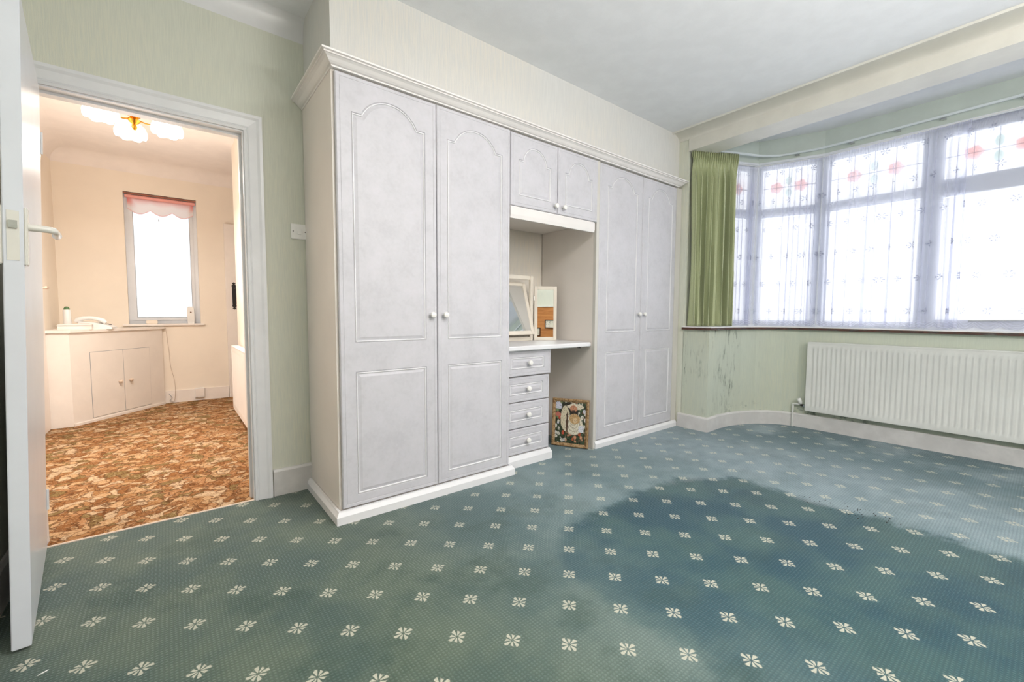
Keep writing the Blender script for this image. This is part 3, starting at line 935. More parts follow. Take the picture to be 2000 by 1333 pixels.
# folding dressing mirror
ZT = 0.826
tm = thing('dressing_mirror', (2.17, 2.60, ZT), 'cream framed folding dressing mirror on the dressing table top', 'mirror')
def frame_mesh(x0, x1, z0, z1, y0, y1, wd):
    mb = MB()
    mb.box(x0, x0 + wd, y0, y1, z0, z1, 0.002); mb.box(x1 - wd, x1, y0, y1, z0, z1, 0.002)
    mb.box(x0 + wd, x1 - wd, y0, y1, z0, z0 + wd, 0.002); mb.box(x0 + wd, x1 - wd, y0, y1, z1 - wd, z1, 0.002)
    return mb
M_mframe = plain('cream_mirror_frame', (232, 224, 210), 0.4, 0.03)
obj('center_frame', frame_mesh(1.845, 2.281, ZT, 1.336, 2.595, 2.617, 0.030), M_mframe, tm)
# pivoting leaf inside the centre frame, leaning back
PV = Matrix.Translation((2.063, 2.604, 1.081)) @ Matrix.Rotation(math.radians(-17), 4, 'X')
lf = obj('pivot_leaf', frame_mesh(-0.184, 0.184, -0.214, 0.214, -0.009, 0.009, 0.030).xf(PV), M_mframe, tm)
obj('mirror_glass', MB().box(-0.156, 0.156, -0.006, 0.004, -0.186, 0.186).xf(PV), M_mirror, lf)
WG = Matrix.Translation((2.292, 2.602, 0)) @ Matrix.Rotation(math.atan2(-0.102, 0.152), 4, 'Z')
wg = obj('wing_frame', frame_mesh(0.004, 0.186, ZT, 1.258, -0.010, 0.010, 0.026).xf(WG), M_mframe, tm)
obj('mirror_glass', MB().box(0.028, 0.162, -0.006, 0.006, ZT + 0.024, 1.234).xf(WG), M_mirror, wg)
WG2 = Matrix.Translation((1.834, 2.602, 0)) @ Matrix.Rotation(math.radians(-152), 4, 'Z')
wg = obj('wing_frame', frame_mesh(0.004, 0.120, ZT, 1.258, -0.010, 0.010, 0.026).xf(WG2), M_mframe, tm)
obj('mirror_glass', MB().box(0.028, 0.096, -0.006, 0.006, ZT + 0.024, 1.234).xf(WG2), M_mirror, wg)
for z in (0.93, 1.16):
    obj('hinge', MB().tube([(2.287, 2.594, z - 0.018), (2.287, 2.594, z + 0.018)], 0.0035, 8), M_chrome, tm)

# framed floral picture leaning in the knee hole
pc = thing('framed_picture', (2.43, 2.33, 0), 'gilt framed floral portrait picture leaning under the dressing table', 'picture')
pw, ph = 0.292, 0.372
pa = Vector((2.350, 2.436, 0.004)); pb = Vector((2.490, 2.180, 0.004))
ux = (pb - pa).normalized(); back = Vector((-ux.y, ux.x, 0))
if back.x < 0: back = -back
tilt = math.radians(4)
uz = Vector((back.x * math.sin(tilt), back.y * math.sin(tilt), math.cos(tilt)))
un = ux.cross(uz)
if un.dot(back) < 0: un = -un
PM = Matrix(((ux.x, un.x, uz.x, pa.x), (ux.y, un.y, uz.y, pa.y), (ux.z, un.z, uz.z, pa.z), (0, 0, 0, 1)))
fm = MB()
prof = [(0.0, 0.0), (0.0, -0.014), (0.004, -0.018), (0.012, -0.018), (0.022, -0.012), (0.026, -0.010), (0.026, 0.0)]
L = (pb - pa).length
loops = []
for cx, cz, sx, sz in ((0, 0, 1, 1), (L, 0, -1, 1), (L, ph, -1, -1), (0, ph, 1, -1), (0, 0, 1, 1)):
    loops.append([(cx + sx * d, yv, cz + sz * d) for d, yv in prof])
fm.loft(loops, True, False)
bmesh.ops.remove_doubles(fm.b, verts=fm.b.verts, dist=1e-5)
fm.xf(PM)
pf = obj('gilt_frame', fm, M_gilt, pc)
am = MB().grid(lambda u, v: (0.024 + u * (L - 0.048), -0.009, 0.024 + v * (ph - 0.048)), 1, 1, lambda u, v: (u, v))
obj('print', am.xf(PM), M_art, pc, fix=False)
obj('backing_board', MB().box(0.004, L - 0.004, -0.006, 0.0, 0.004, ph - 0.004).xf(PM), M_oak, pc)

# ---------------------------------------------------------------- bay window
b1 = struct_empty('window_1', (4.6, YM, 0.93))
ZS, ZH, ZTR0, ZTR1 = 0.93, 2.470, 1.978, 2.050
def zhead(yv):
    return 2.462 + 0.020 * (1.367 - yv)
def fr(p0, p1, off0, off1, z0, z1, a0=0.0, a1=None):
    """bar along the facet p0-p1 between distances a0..a1, depth offsets off0..off1 (positive = outside)"""
    p0 = Vector(p0); p1 = Vector(p1); d = (p1 - p0); L_ = d.length; d.normalize()
    n_ = Vector((-d.y, d.x))
    a1 = L_ if a1 is None else a1
    mb = MB()
    c = [p0 + d * a0 + n_ * off0, p0 + d * a1 + n_ * off0, p0 + d * a1 + n_ * off1, p0 + d * a0 + n_ * off1]
    mb.prism([(q.x, q.y, z0) for q in c], (0, 0, z1 - z0))
    return mb
facets = []
for p0, p1 in zip(winfull, winfull[1:]):
    facets.append((p0, p1))
def panel(p0, p1, a0, a1, casement=False, art=True, parent=b1):
    st = 0.052 if casement else 0.020
    dz = 0.030 if casement else 0.006
    # frame rails
    for z0, z1, nm in ((ZS, ZS + 0.050, 'bottom_rail'), (ZTR0, ZTR1, 'transom'), (2.425, 2.500, 'head_rail')):
        obj(nm, fr(p0, p1, 0.0, 0.06, z0, z1, a0, a1), M_pvc, parent)
    for z0, z1, top in ((ZS + 0.050, ZTR0, False), (ZTR1, 2.425, True)):
        s = obj('sash', MB(), M_pvc, parent) if False else None
        mb = MB()
        for q in ((a0, a0 + st, z0, z1), (a1 - st, a1, z0, z1), (a0 + st, a1 - st, z0, z0 + dz), (a0 + st, a1 - st, z1 - dz, z1)):
            t_ = fr(p0, p1, -0.006 if casement else 0.008, 0.045, q[2], q[3], q[0], q[1])
            me_ = bpy.data.meshes.new('tmp'); t_.b.to_mesh(me_); t_.b.free(); mb.b.from_mesh(me_); bpy.data.meshes.remove(me_)
        s = obj('sash', mb, M_pvc, parent)
        g0, g1, h0, h1 = a0 + st, a1 - st, z0 + dz, z1 - dz
        obj('pane', fr(p0, p1, 0.020, 0.024, h0, h1, g0, g1), M_glass, s)
        if top and art:
            # leaded top light: cames, two roses and a leaf sprig
            W_ = g1 - g0; zm = (h0 + h1) / 2 + 0.01
            cm = MB()
            def add(mbx):
                me_ = bpy.data.meshes.new('tmp'); mbx.b.to_mesh(me_); mbx.b.free(); cm.b.from_mesh(me_); bpy.data.meshes.remove(me_)
            add(fr(p0, p1, 0.014, 0.0195, zm - 0.003, zm + 0.003, g0, g1))
            for k in (0.27, 0.5, 0.73):
                add(fr(p0, p1, 0.014, 0.0195, h0, h1, g0 + W_ * k - 0.003, g0 + W_ * k + 0.003))
            obj('lead_came', cm, M_lead, s)
            P0 = Vector(p0); D = (Vector(p1) - P0).normalized(); N_ = Vector((-D.y, D.x))
            def disc(a, z, rx, rz, lobes, mat, nm):
                ring = []
                for k in range(24):
                    th = 2 * PI * k / 24
                    r_ = 1 + 0.12 * math.cos(lobes * th)
                    q = P0 + D * (a + rx * r_ * math.cos(th)) + N_ * 0.013
                    ring.append((q.x, q.y, z + rz * r_ * math.sin(th)))
                obj(nm, MB().prism(ring, (N_.x * 0.004, N_.y * 0.004, 0)), mat, s)
            for k in (0.27, 0.73):
                disc(g0 + W_ * k, zm, 0.050, 0.050, 5, M_rose, 'stained_rose')
            for dzv in (0.055, -0.055):
                disc(g0 + W_ * 0.5, zm + dzv, 0.022, 0.045, 2, M_leafg, 'stained_leaf')
def post(p, r, z0, z1):
    mb = MB()
    mb.lathe([(r, 0), (r, z1 - z0)], (p[0], p[1], z0), (0, 0, 1), 8)
    return mb
for (p0, p1) in facets:
    L_ = (Vector(p1) - Vector(p0)).length
    if L_ < 0.25:
        obj('side_panel', fr(p0, p1, 0.0, 0.06, ZS, 2.50), M_pvc, b1)
        continue
    if L_ > 1.5:
        n = 3
        for k in range(n):
            a0 = L_ * k / n + (0.035 if k == 0 else 0.030); a1 = L_ * (k + 1) / n - (0.035 if k == n - 1 else 0.030)
            panel(p0, p1, a0, a1, casement=(k == 1))
            if k:
                obj('mullion', fr(p0, p1, -0.004, 0.065, ZS, 2.50, L_ * k / n - 0.030, L_ * k / n + 0.030), M_pvc, b1)
    else:
        panel(p0, p1, 0.040, L_ - 0.040)
for q in winfull[1:-1]:
    obj('corner_post', post(q, 0.048, ZS, 2.474), M_pvc, b1)
obj('head_batten', ribbon(winfull[1:-1], -0.046, -0.034, 2.466, 2.486), M_pvc, b1)
# casement stays on the opening light
P0 = Vector(winfull[3])
obj('casement_stay', MB().tube([(4.675, 0.40, 1.002), (4.672, 0.30, 1.005), (4.668, 0.05, 1.012)], 0.006, 8), M_chrome, b1, True)
# inner window board, its worn dark front edge
sill_line = [(3.675, 2.115), (3.675, 1.85), (3.90, 1.848), (4.05, 1.832)] + offset_path(lower, -0.024)[3:]
sill_line = sill_line + [(x, 2 * YM - y) for x, y in sill_line[::-1]]
sb = MB()
outer = [(3.80, -1.70), (4.1, -1.62), (4.60, -1.27), (4.78, -0.75), (4.78, 1.40), (4.60, 1.92), (4.1, 2.16), (3.80, 2.24)]
sb.prism([(x, y_, 0.904) for x, y_ in sill_line] + [(x, y_, 0.904) for x, y_ in outer], (0, 0, 0.026))
so = obj('inner_sill', sb, M_sillw, b1)
obj('sill_edge', ribbon(sill_line, -0.010, 0.0, 0.902, 0.922), M_silledge, b1)

# curtain track round the bay
def rail_pts():
    base = [(3.72, 2.065), (3.95, 1.975), (4.20, 1.865), (4.36, 1.80), (4.46, 1.735), (4.53, 1.66), (4.575, 1.52), (4.61, 1.36)]
    pts = [(x, y_, 2.506 + 0.012 * (x - 3.7)) for x, y_ in base]
    for yv in (0.9, 0.3, -0.3, -0.75):
        pts.append((4.62, yv, 2.517 + 0.020 * (1.367 - yv)))
    return pts
ct_ = thing('curtain_track', (4.62, 1.0, 2.52), 'white curved curtain track along the bay above the window', 'curtain rail')
rp = rail_pts()
def smooth_path(pts, n=6):
    out = []
    P = [Vector(p) for p in pts]
    for i in range(len(P) - 1):
        p0 = P[max(i - 1, 0)]; p1 = P[i]; p2 = P[i + 1]; p3 = P[min(i + 2, len(P) - 1)]
        for k in range(n):
            t = k / n
            out.append(0.5 * ((2 * p1) + (-p0 + p2) * t + (2 * p0 - 5 * p1 + 4 * p2 - p3) * t * t + (-p0 + 3 * p1 - 3 * p2 + p3) * t ** 3))
    out.append(P[-1])
    return out
sp = smooth_path(rp)
loops = []
flat = [(p.x, p.y) for p in sp]
A = offset_path(flat, -0.008); B = offset_path(flat, 0.008)
for a, b_, p in zip(A, B, sp):
    loops.append([(a[0], a[1], p.z), (b_[0], b_[1], p.z), (b_[0], b_[1], p.z + 0.016), (a[0], a[1], p.z + 0.016)])
obj('rail', MB().loft(loops), M_rail, ct_)
for yv in (1.55, 1.16, 0.86, 0.60, 0.2):
    xx = 4.575 if yv > 1.5 else 4.63
    zz = 2.517 + 0.020 * (1.367 - yv)
    obj('bracket', MB().box(xx - 0.004, 4.665, yv - 0.014, yv + 0.014, zz - 0.012, zz - 0.0005), M_chrome, ct_)

# sage curtain drawn back to the left of the bay
def curtain():
    path = smooth_path([(3.70, 2.075, 0), (3.83, 2.020, 0), (3.97, 1.955, 0), (4.135, 1.880, 0)], 40)
    cum = [0]
    for a, b_ in zip(path, path[1:]):
        cum.append(cum[-1] + (b_ - a).length)
    T = cum[-1]
    def at(s):
        s = max(0, min(1, s)) * T
        for i in range(len(cum) - 1):
            if s <= cum[i + 1] + 1e-9:
                f = (s - cum[i]) / (cum[i + 1] - cum[i]); p = path[i].lerp(path[i + 1], f)
                d = (path[i + 1] - path[i]).normalized()
                return p, d
    rnd = random.Random(3)
    nf = 8
    ph = [rnd.uniform(-0.5, 0.5) for _ in range(nf + 2)]
    am = [rnd.uniform(0.75, 1.2) for _ in range(nf + 2)]
    z0, = (0.934,)
    H = 1.56
    def fn(u, v):
        z = z0 + v * H
        top = max(0.0, (v - 0.935) / 0.065)             # pencil-pleated heading tape
        ztop = 0.012 * u
        # deep rolling folds below
        k = u * nf
        i = int(min(k, nf - 1)); f = k - i
        w0 = ph[i] * (1 - f) + ph[i + 1] * f
        a = am[i] * (1 - f) + am[i + 1] * f
        drift = 0.9 * math.sin(v * 2.4 + i * 1.7) * (1 - v)
        big = math.sin(2 * PI * (k + 0.25 * w0 + 0.18 * drift))
        big = math.copysign(abs(big) ** 0.85, big)
        small = math.sin(2 * PI * u * 21 + 0.8)
        small = math.copysign(abs(small) ** 0.6, small)
        neck = math.exp(-((v - 0.93) / 0.018) ** 2)
        s_f = min(1.0, max(0.0, (0.945 - v) / 0.10))
        dep = 0.046 * a * big * s_f * (1.0 - 0.25 * v) + 0.016 * small * min(1.0, top * 2.0) + 0.006 * small * neck
        p, d = at(u + 0.012 * math.cos(2 * PI * k) * s_f)
        n_ = Vector((d.y, -d.x, 0))
        lean = 0.012 * math.sin(u * 9 + 1.3) * (1 - v) + 0.03 * (1 - v) ** 2 * max(0, u - 0.8)
        p, d = at(u + 0.030 * math.sin(4 * PI * k) * s_f * 0.5)
        q = p + n_ * (dep - 0.002) + d * lean
        return (q.x, q.y, z + ztop * v)
    return MB().grid(fn, 260, 60)
cu = obj('curtain', curtain(), M_curt, None, True, fix=False)
md = cu.modifiers.new('thickness', 'SOLIDIFY'); md.thickness = 0.0025
tag(cu, 'sage green pleated curtain hanging at the wardrobe end of the bay window', 'curtain')
ht = obj('heading_tape', MB().box(3.70, 3.72, 2.080, 2.083, 2.44, 2.485), M_curt, cu)

# lace nets
def net(name, pts, label, folds, seed, amp=0.020, ztop=2.452, over=1.35, zbot=0.955):
    rnd = random.Random(seed)
    P = smooth_path([(x, y_, 0) for x, y_ in pts], 12) if len(pts) > 2 else [Vector((*pts[0], 0)).lerp(Vector((*pts[1], 0)), i / 40) for i in range(41)]
    cum = [0]
    for a, b_ in zip(P, P[1:]):
        cum.append(cum[-1] + (b_ - a).length)
    T = cum[-1]
    def at(s):
        s = max(0.0, min(T - 1e-6, s))
        for i in range(len(cum) - 1):
            if s <= cum[i + 1]:
                return P[i].lerp(P[i + 1], (s - cum[i]) / (cum[i + 1] - cum[i])), (P[i + 1] - P[i]).normalized()
    ks = []
    pos_ = 0.0
    while pos_ < 1:
        wd = rnd.uniform(0.5, 1.6) / folds
        ks.append((pos_, wd, rnd.uniform(0.55, 1.0), rnd.uniform(-0.3, 0.3)))
        pos_ += wd
    def fn(u, v):
        for (a, wd, st, tw) in ks:
            if a <= u < a + wd or (u >= 1 and a + wd >= 1):
                f = (u - a) / wd
                break
        s = T * u
        fl_ = 1.0 - 0.75 * max(0.0, (v - 0.86) / 0.14)     # gathered tight at the wire
        ov = over * st * T * wd * fl_ / (2 * PI)
        s2 = s - ov * math.sin(2 * PI * f)
        p, d = at(s2)
        n_ = Vector((d.y, -d.x, 0))
        gather = 0.004 * math.sin(u * T * 2 * PI / 0.016) * max(0.0, (v - 0.9) / 0.1)
        dep = amp * st * math.cos(2 * PI * f) * fl_ + gather
        q = p + n_ * dep + d * (tw * 0.05 * (1 - v))
        hem = 0.016 * abs(math.sin(PI * u * T * 1.25 / 0.12)) if v == 0 else 0.0
        zt = ztop + 0.020 * (1.367 - q.y)
        return (q.x, q.y, zbot - hem + v * (zt - zbot))
    nu = int(max(120, T * 330))
    mb = MB().grid(fn, nu, 24, lambda u, v: (u * T * 1.25, v * (ztop - zbot)))
    o_ = obj(name, mb, M_net, None, True, fix=False)
    return tag(o_, label, 'net curtain', 'lace net curtains in the bay')
inw = offset_path(winfull, -0.055)
def lerp2(a, b_, t):
    return (a[0] + (b_[0] - a[0]) * t, a[1] + (b_[1] - a[1]) * t)
net('net_curtain', [lerp2(inw[1], inw[2], 0.30), lerp2(inw[1], inw[2], 0.97)], 'white lace net in the narrow side light next to the green curtain', 9, 5)
net('net_curtain', [lerp2(inw[2], inw[3], 0.02), lerp2(inw[2], inw[3], 0.98)], 'white lace net over the angled two-rose window light', 9, 8)
net('net_curtain', [(inw[3][0] - 0.006, 1.352), (inw[3][0] - 0.006, 0.44)], 'gathered white lace net with overlapping folds above the radiator left end', 14, 21, 0.024)
net('net_curtain', [(inw[3][0] + 0.036, 0.50), (inw[3][0] + 0.036, -0.72)], 'nearly flat white lace net over the opening casement with stay', 3, 2, 0.006, over=0.5)
wire = MB()
wp = [(*lerp2(inw[1], inw[2], 0.25), 2.455)] + [(*inw[2], 2.455), (*inw[3], 2.455), (inw[4][0], inw[4][1], 2.455 + 0.020 * (1.367 - inw[4][1]))]
wire.tube(wp, 0.003, 6)
tag(obj('net_wire', wire, M_plastic), 'thin white wire carrying the lace nets round the bay', 'curtain wire')

# ---------------------------------------------------------------- radiator under the bay
def radiator(name, label, L_, H, pitch, mats):
    """panel radiator in its own frame: length along +x, front at y = 0 looking to -y, base z = 0"""
    ro = thing(name, (0, 0, 0), label, 'radiator')
    n = int(round((L_ - 0.03) / pitch))
    m0 = (L_ - n * pitch) / 2
    mb = MB(); b = mb.b
    za, zb_ = 0.045, H - 0.045
    rows = [(0.0, 0), (0.012, 0), (za - 0.008, 0), (za + 0.008, 1), (zb_ - 0.008, 1), (zb_ + 0.008, 0), (H - 0.012, 0), (H, 0)]
    cols = [(0.0, 0)]
    for k in range(n):
        x0 = m0 + k * pitch
        cols += [(x0 + pitch * 0.14, 0), (x0 + pitch * 0.30, 1), (x0 + pitch * 0.70, 1), (x0 + pitch * 0.86, 0)]
    cols.append((L_, 0))
    V = [[b.verts.new((x, 0.007 if (cx and rz) else 0.0, z)) for z, rz in rows] for x, cx in cols]
    for i in range(len(V) - 1):
        for j in range(len(rows) - 1):
            b.faces.new((V[i][j], V[i + 1][j], V[i + 1][j + 1], V[i][j + 1]))
    obj('front_panel', mb, mats, ro, True, fix=True)
    obj('rear_panel', MB().box(0.01, L_ - 0.01, 0.008, 0.016, 0.004, H - 0.004), mats, ro)
    obj('top_grille', MB().box(-0.002, L_ + 0.002, -0.002, 0.058, H, H + 0.012, 0.003), mats, ro)
    for x in (-0.004, L_):
        obj('side_panel', MB().box(x, x + 0.004, -0.002, 0.058, 0.0, H + 0.010), mats, ro)
    obj('bottom_seam', MB().box(0.0, L_, -0.001, 0.012, -0.006, 0.0, 0.002), mats, ro)
    obj('convector', MB().box(0.02, L_ - 0.02, 0.016, 0.056, 0.006, H - 0.006), mats, ro)
    return ro
def place(ro, loc, rz):
    ro.location = loc; ro.rotation_euler = (0, 0, rz)
rad = radiator('radiator', 'long cream ribbed panel radiator under the bay window', 1.72, 0.610, 0.0337, M_rad)
place(rad, (4.502, 1.368, 0.176), -PI / 2)
# valve and pipe
vl = thing('radiator_valve', (4.535, 1.40, 0.20), 'white angled radiator valve on a bare pipe by the skirting', 'valve')
obj('pipe', MB().tube(smooth_path([(4.530, 1.476, 0.0), (4.530, 1.476, 0.19), (4.530, 1.470, 0.212), (4.530, 1.450, 0.216), (4.530, 1.415, 0.216)], 4), 0.0085, 10), M_rad, vl, True)
obj('valve_body', MB().tube([(4.530, 1.418, 0.216), (4.530, 1.372, 0.204)], 0.011, 10), M_black, vl, True)
obj('valve_nut', MB().lathe([(0.014, 0), (0.014, 0.014)], (4.530, 1.392, 0.209), (0, -1, -0.25), 6), M_chrome, vl)
obj('valve_cap', MB().lathe([(0.010, 0.0), (0.015, 0.012), (0.018, 0.018), (0.018, 0.050), (0.014, 0.055)], (4.526, 1.410, 0.222), (-0.1, 0.35, 0.9), 14), M_rad, vl, True)

# ---------------------------------------------------------------- far side of the bedroom (seen only in the mirror)
struct('trim_6', MB().box(XL, 1.9, YB, YB + 0.025, 0, 1.16), M_wood)
struct('trim_7', MB().box(XL, 1.9, YB, YB + 0.040, 1.16, 1.185, 0.003), M_cove)
def small_picture(x, z, label):
    t = thing('small_picture', (x, YB + 0.025, z), label, 'picture', 'small prints on the wood panelling')
    obj('frame', frame_mesh(x - 0.10, x + 0.10, z, z + 0.16, YB + 0.0255, YB + 0.042, 0.016), M_oak, t)
    obj('print', MB().box(x - 0.086, x + 0.086, YB + 0.026, YB + 0.030, z + 0.014, z + 0.146), M_print, t)
def m_print():
    t = NT('pale_botanical_print')
    p = t.pos()
    a, _ = t.noise(38, 4, 0.7, p)
    c = t.mix(t.step(a, 0.58, 0.64), rgb(226, 220, 204), rgb(110, 112, 96))
    return t.done(t.bsdf(c, 0.4))
M_print = m_print()
small_picture(0.56, 0.77, 'higher dark framed print mirrored in the dressing mirror wing')
small_picture(0.27, 0.62, 'lower dark framed print mirrored in the dressing mirror wing')

# ---------------------------------------------------------------- hallway
YF = 6.25
wx0, wx1, wz0, wz1 = -0.335, 0.296, 0.905, 2.325
w = MB()
w.box(-1.0, wx0, YF, YF + 0.22, 0, 2.70); w.box(wx1, 1.6, YF, YF + 0.22, 0, 2.70)
w.box(wx0, wx1, YF, YF + 0.22, 0, wz0); w.box(wx0, wx1, YF, YF + 0.22, wz1, 2.70)
struct('wall_hallway_far', w, M_hallw)
struct('wall_hallway_left', MB().box(-0.98, -0.86, 2.83, YF, 0, 2.70), M_hallw)
struct('wall_hallway_right', MB().box(0.545, 0.66, 2.83, 5.15, 0, 2.70), M_hallw)
struct('wall_hallway_recess', MB().box(1.45, 1.55, 5.03, YF, 0, 2.70), M_hallw)
struct('wall_hallway_recess_side', MB().box(0.66, 1.55, 5.03, 5.15, 0, 2.70), M_hallw)
# rounded plaster cove round the hall ceiling
cove_line('trim_8', (((-0.86, YF, 2.525), (-0.86, YF - 0.13, 2.655), (-0.86, YF, 2.655)), ((1.45, YF, 2.525), (1.45, YF - 0.13, 2.655), (1.45, YF, 2.655))), M_hallc)
cove_line('trim_9', (((-0.86, 2.83, 2.525), (-0.73, 2.83, 2.655), (-0.86, 2.83, 2.655)), ((-0.86, YF, 2.525), (-0.73, YF, 2.655), (-0.86, YF, 2.655))), M_hallc)
struct('baseboard_hallway_far', MB().box(-0.10, 0.548, YF - 0.016, YF, 0, 0.137), M_hallgloss)
struct('baseboard_hallway_right', MB().box(0.529, 0.545, 2.83, 5.15, 0, 0.12), M_hallgloss)
# hall window
w2 = struct_empty('window_2', (0, YF, wz0))
def rframe(x0, x1, z0, z1, y0, y1, wd):
    mb = MB()
    mb.box(x0, x0 + wd, y0, y1, z0, z1); mb.box(x1 - wd, x1, y0, y1, z0, z1)
    mb.box(x0 + wd, x1 - wd, y0, y1, z0, z0 + wd); mb.box(x0 + wd, x1 - wd, y0, y1, z1 - wd, z1)
    return mb
obj('window_frame', rframe(wx0, wx1, wz0, wz1, YF + 0.06, YF + 0.12, 0.040), M_pvc, w2)
sf = obj('sash', rframe(wx0 + 0.040, wx1 - 0.040, wz0 + 0.040, wz1 - 0.040, YF + 0.05, YF + 0.10, 0.030), M_pvc, w2)
obj('pane', MB().box(wx0 + 0.07, wx1 - 0.07, YF + 0.072, YF + 0.078, wz0 + 0.07, wz1 - 0.07), M_glass, sf)
obj('gasket', rframe(wx0 + 0.068, wx1 - 0.068, wz0 + 0.068, wz1 - 0.068, YF + 0.048, YF + 0.050, 0.004), M_lead, sf)
obj('window_sill', MB().box(wx0 - 0.05, wx1 + 0.035, YF - 0.035, YF + 0.06, wz0 - 0.022, wz0, 0.004), M_hallgloss, w2)
bl = thing('roller_blind', (-0.02, YF + 0.03, 2.30), 'pink edged scalloped roller blind rolled up at the hall window', 'blind')
obj('roller', MB().tube([(wx0 + 0.012, YF + 0.025, 2.283), (wx1 - 0.012, YF + 0.025, 2.283)], 0.018, 12), plain('coral_blind_roll', (240, 168, 160), 0.6, 0.05), bl, True)
obj('head_batten', MB().box(wx0 + 0.004, wx1 - 0.004, YF + 0.004, YF + 0.012, 2.303, 2.317), plain('brown_batten', (150, 92, 70), 0.5, 0.05), bl)
def bfn(u, v):
    x = wx0 + 0.03 + u * (wx1 - wx0 - 0.06)
    z1_ = 2.268
    z0_ = 2.150 - 0.048 * abs(math.sin(u * 3 * PI))
    return (x, YF + 0.036, z0_ + v * (z1_ - z0_))
obj('fabric', MB().grid(bfn, 60, 4, lambda u, v: (u, v)), M_blind, bl, fix=False)
obj('pull', MB().lathe([(0.002, 0), (0.005, 0.004), (0.003, 0.022)], (-0.045, YF + 0.030, 2.045), (0, 0, 1), 8), M_lead, bl)
# things on the hall sill
af = thing('air_freshener', (0.205, YF + 0.01, wz0), 'small white air freshener on the hall window sill', 'air freshener')
obj('body', MB().loft([[(0.205 + sx * a, YF + 0.012 + sy * b_, z) for sx, sy in ((-1, -1), (1, -1), (1, 1), (-1, 1))] for a, b_, z in ((0.030, 0.022, wz0), (0.034, 0.026, wz0 + 0.10), (0.030, 0.024, wz0 + 0.18), (0.022, 0.016, wz0 + 0.195))]), M_plastic, af)
obj('nozzle', MB().lathe([(0.008, 0), (0.008, 0.004)], (0.205, YF - 0.012, wz0 + 0.13), (0, -1, 0), 10), M_oak, af)
bx = thing('sill_block', (-0.145, YF, wz0), 'small cream oblong block on the hall window sill', 'box')
obj('body', MB().box(-0.195, -0.095, YF - 0.02, YF + 0.03, wz0, wz0 + 0.040, 0.006), M_hallw, bx)

# corner cupboard with a canted front
cp = thing('corner_cupboard', (-0.5, 5.9, 0), 'white built-in corner cupboard with canted two-door front in the hall', 'cupboard')
A0 = Vector((-0.70, 5.455)); A1 = Vector((-0.062, 6.205))
cd = (A1 - A0).normalized(); cn = Vector((cd.y, -cd.x))
hb = 0.848
body = [(-0.858, 5.455), (A0.x, A0.y), (A1.x, A1.y), (A1.x, YF - 0.002), (-0.858, YF - 0.002)]
obj('body', MB().prism([(x, y_, 0) for x, y_ in body], (0, 0, hb)), M_cup, cp)
top = [(-0.858, 5.435), (A0.x + 0.012, A0.y - 0.022), (A1.x + 0.024, A1.y), (A1.x + 0.024, YF - 0.002), (-0.858, YF - 0.002)]
obj('top', MB().prism([(x, y_, hb) for x, y_ in top], (0, 0, 0.022)), M_cup, cp)
def on_face(s, off):
    q = A0 + cd * s + cn * off
    return q
def face_box(s0, s1, z0, z1, o0_, o1_):
    c = [on_face(s0, o0_), on_face(s1, o0_), on_face(s1, o1_), on_face(s0, o1_)]
    return MB().prism([(q.x, q.y, z0) for q in c], (0, 0, z1 - z0))
for s0, s1, ks in ((0.176, 0.500, 0.445), (0.506, 0.806, 0.560)):
    dgap = obj('door', face_box(s0, s1, 0.040, 0.656, 0.0005, 0.004), M_cup, cp)
    obj('shadow_gap', face_box(s0 - 0.004, s1 + 0.004, 0.036, 0.660, 0.0002, 0.0012), M_lead, dgap)
    q = on_face(ks, 0.004)
    obj('knob', MB().lathe([(0.007, 0), (0.006, 0.012), (0.017, 0.020), (0.017, 0.028), (0.008, 0.036)], (q.x, q.y, 0.343), (cn.x, cn.y, 0), 14), M_bead, dgap, True)
obj('base_strip', face_box(0.0, 0.98, 0.0, 0.022, 0.0, 0.010), M_cup, cp)
# on the cupboard
zc = hb + 0.022
tb = thing('talc_bottle', (-0.745, 5.78, zc), 'tall white bottle with green cap on the corner cupboard', 'bottle')
obj('body', MB().lathe([(0.030, 0), (0.031, 0.02), (0.027, 0.10), (0.028, 0.175), (0.024, 0.185)], (-0.745, 5.78, zc), (0, 0, 1), 20), M_plastic, tb, True)
obj('cap', MB().lathe([(0.022, 0.185), (0.021, 0.196), (0.014, 0.210), (0.004, 0.214)], (-0.745, 5.78, zc), (0, 0, 1), 20), M_cap, tb, True)
bk = thing('low_box', (-0.665, 5.60, zc), 'low white box lying in front of the bottle on the corner cupboard', 'box')
obj('box', MB().box(-0.785, -0.560, 5.56, 5.66, zc, zc + 0.050, 0.003), M_cup, bk)
obj('lid_line', MB().box(-0.787, -0.558, 5.558, 5.662, zc + 0.034, zc + 0.042, 0.002), M_hallgloss, bk)
ph_ = thing('telephone', (-0.52, 5.78, zc), 'white corded push-button telephone on the corner cupboard', 'telephone')
TR = Matrix.Translation((-0.545, 5.78, zc)) @ Matrix.Rotation(math.radians(-12), 4, 'Z')
obj('base', MB().loft([[(x, y_, z) for x, y_, z in ((x0, -0.075, 0), (x0, 0.075, 0), (x0, 0.07, h), (x0, -0.07, h))] for x0, h in ((-0.11, 0.075), (0.0, 0.062), (0.09, 0.040), (0.13, 0.018))]).xf(TR), M_plastic, ph_)
hs = MB().tube([(x, -0.045 + 0.0 * x, z) for x, z in ((-0.135, 0.070), (-0.12, 0.088), (-0.08, 0.104), (-0.03, 0.108), (0.02, 0.098), (0.06, 0.080), (0.08, 0.058))], [0.018, 0.024, 0.019, 0.017, 0.018, 0.023, 0.016], 12).xf(TR)
obj('handset', hs, M_plastic, ph_, True)
kp = MB()
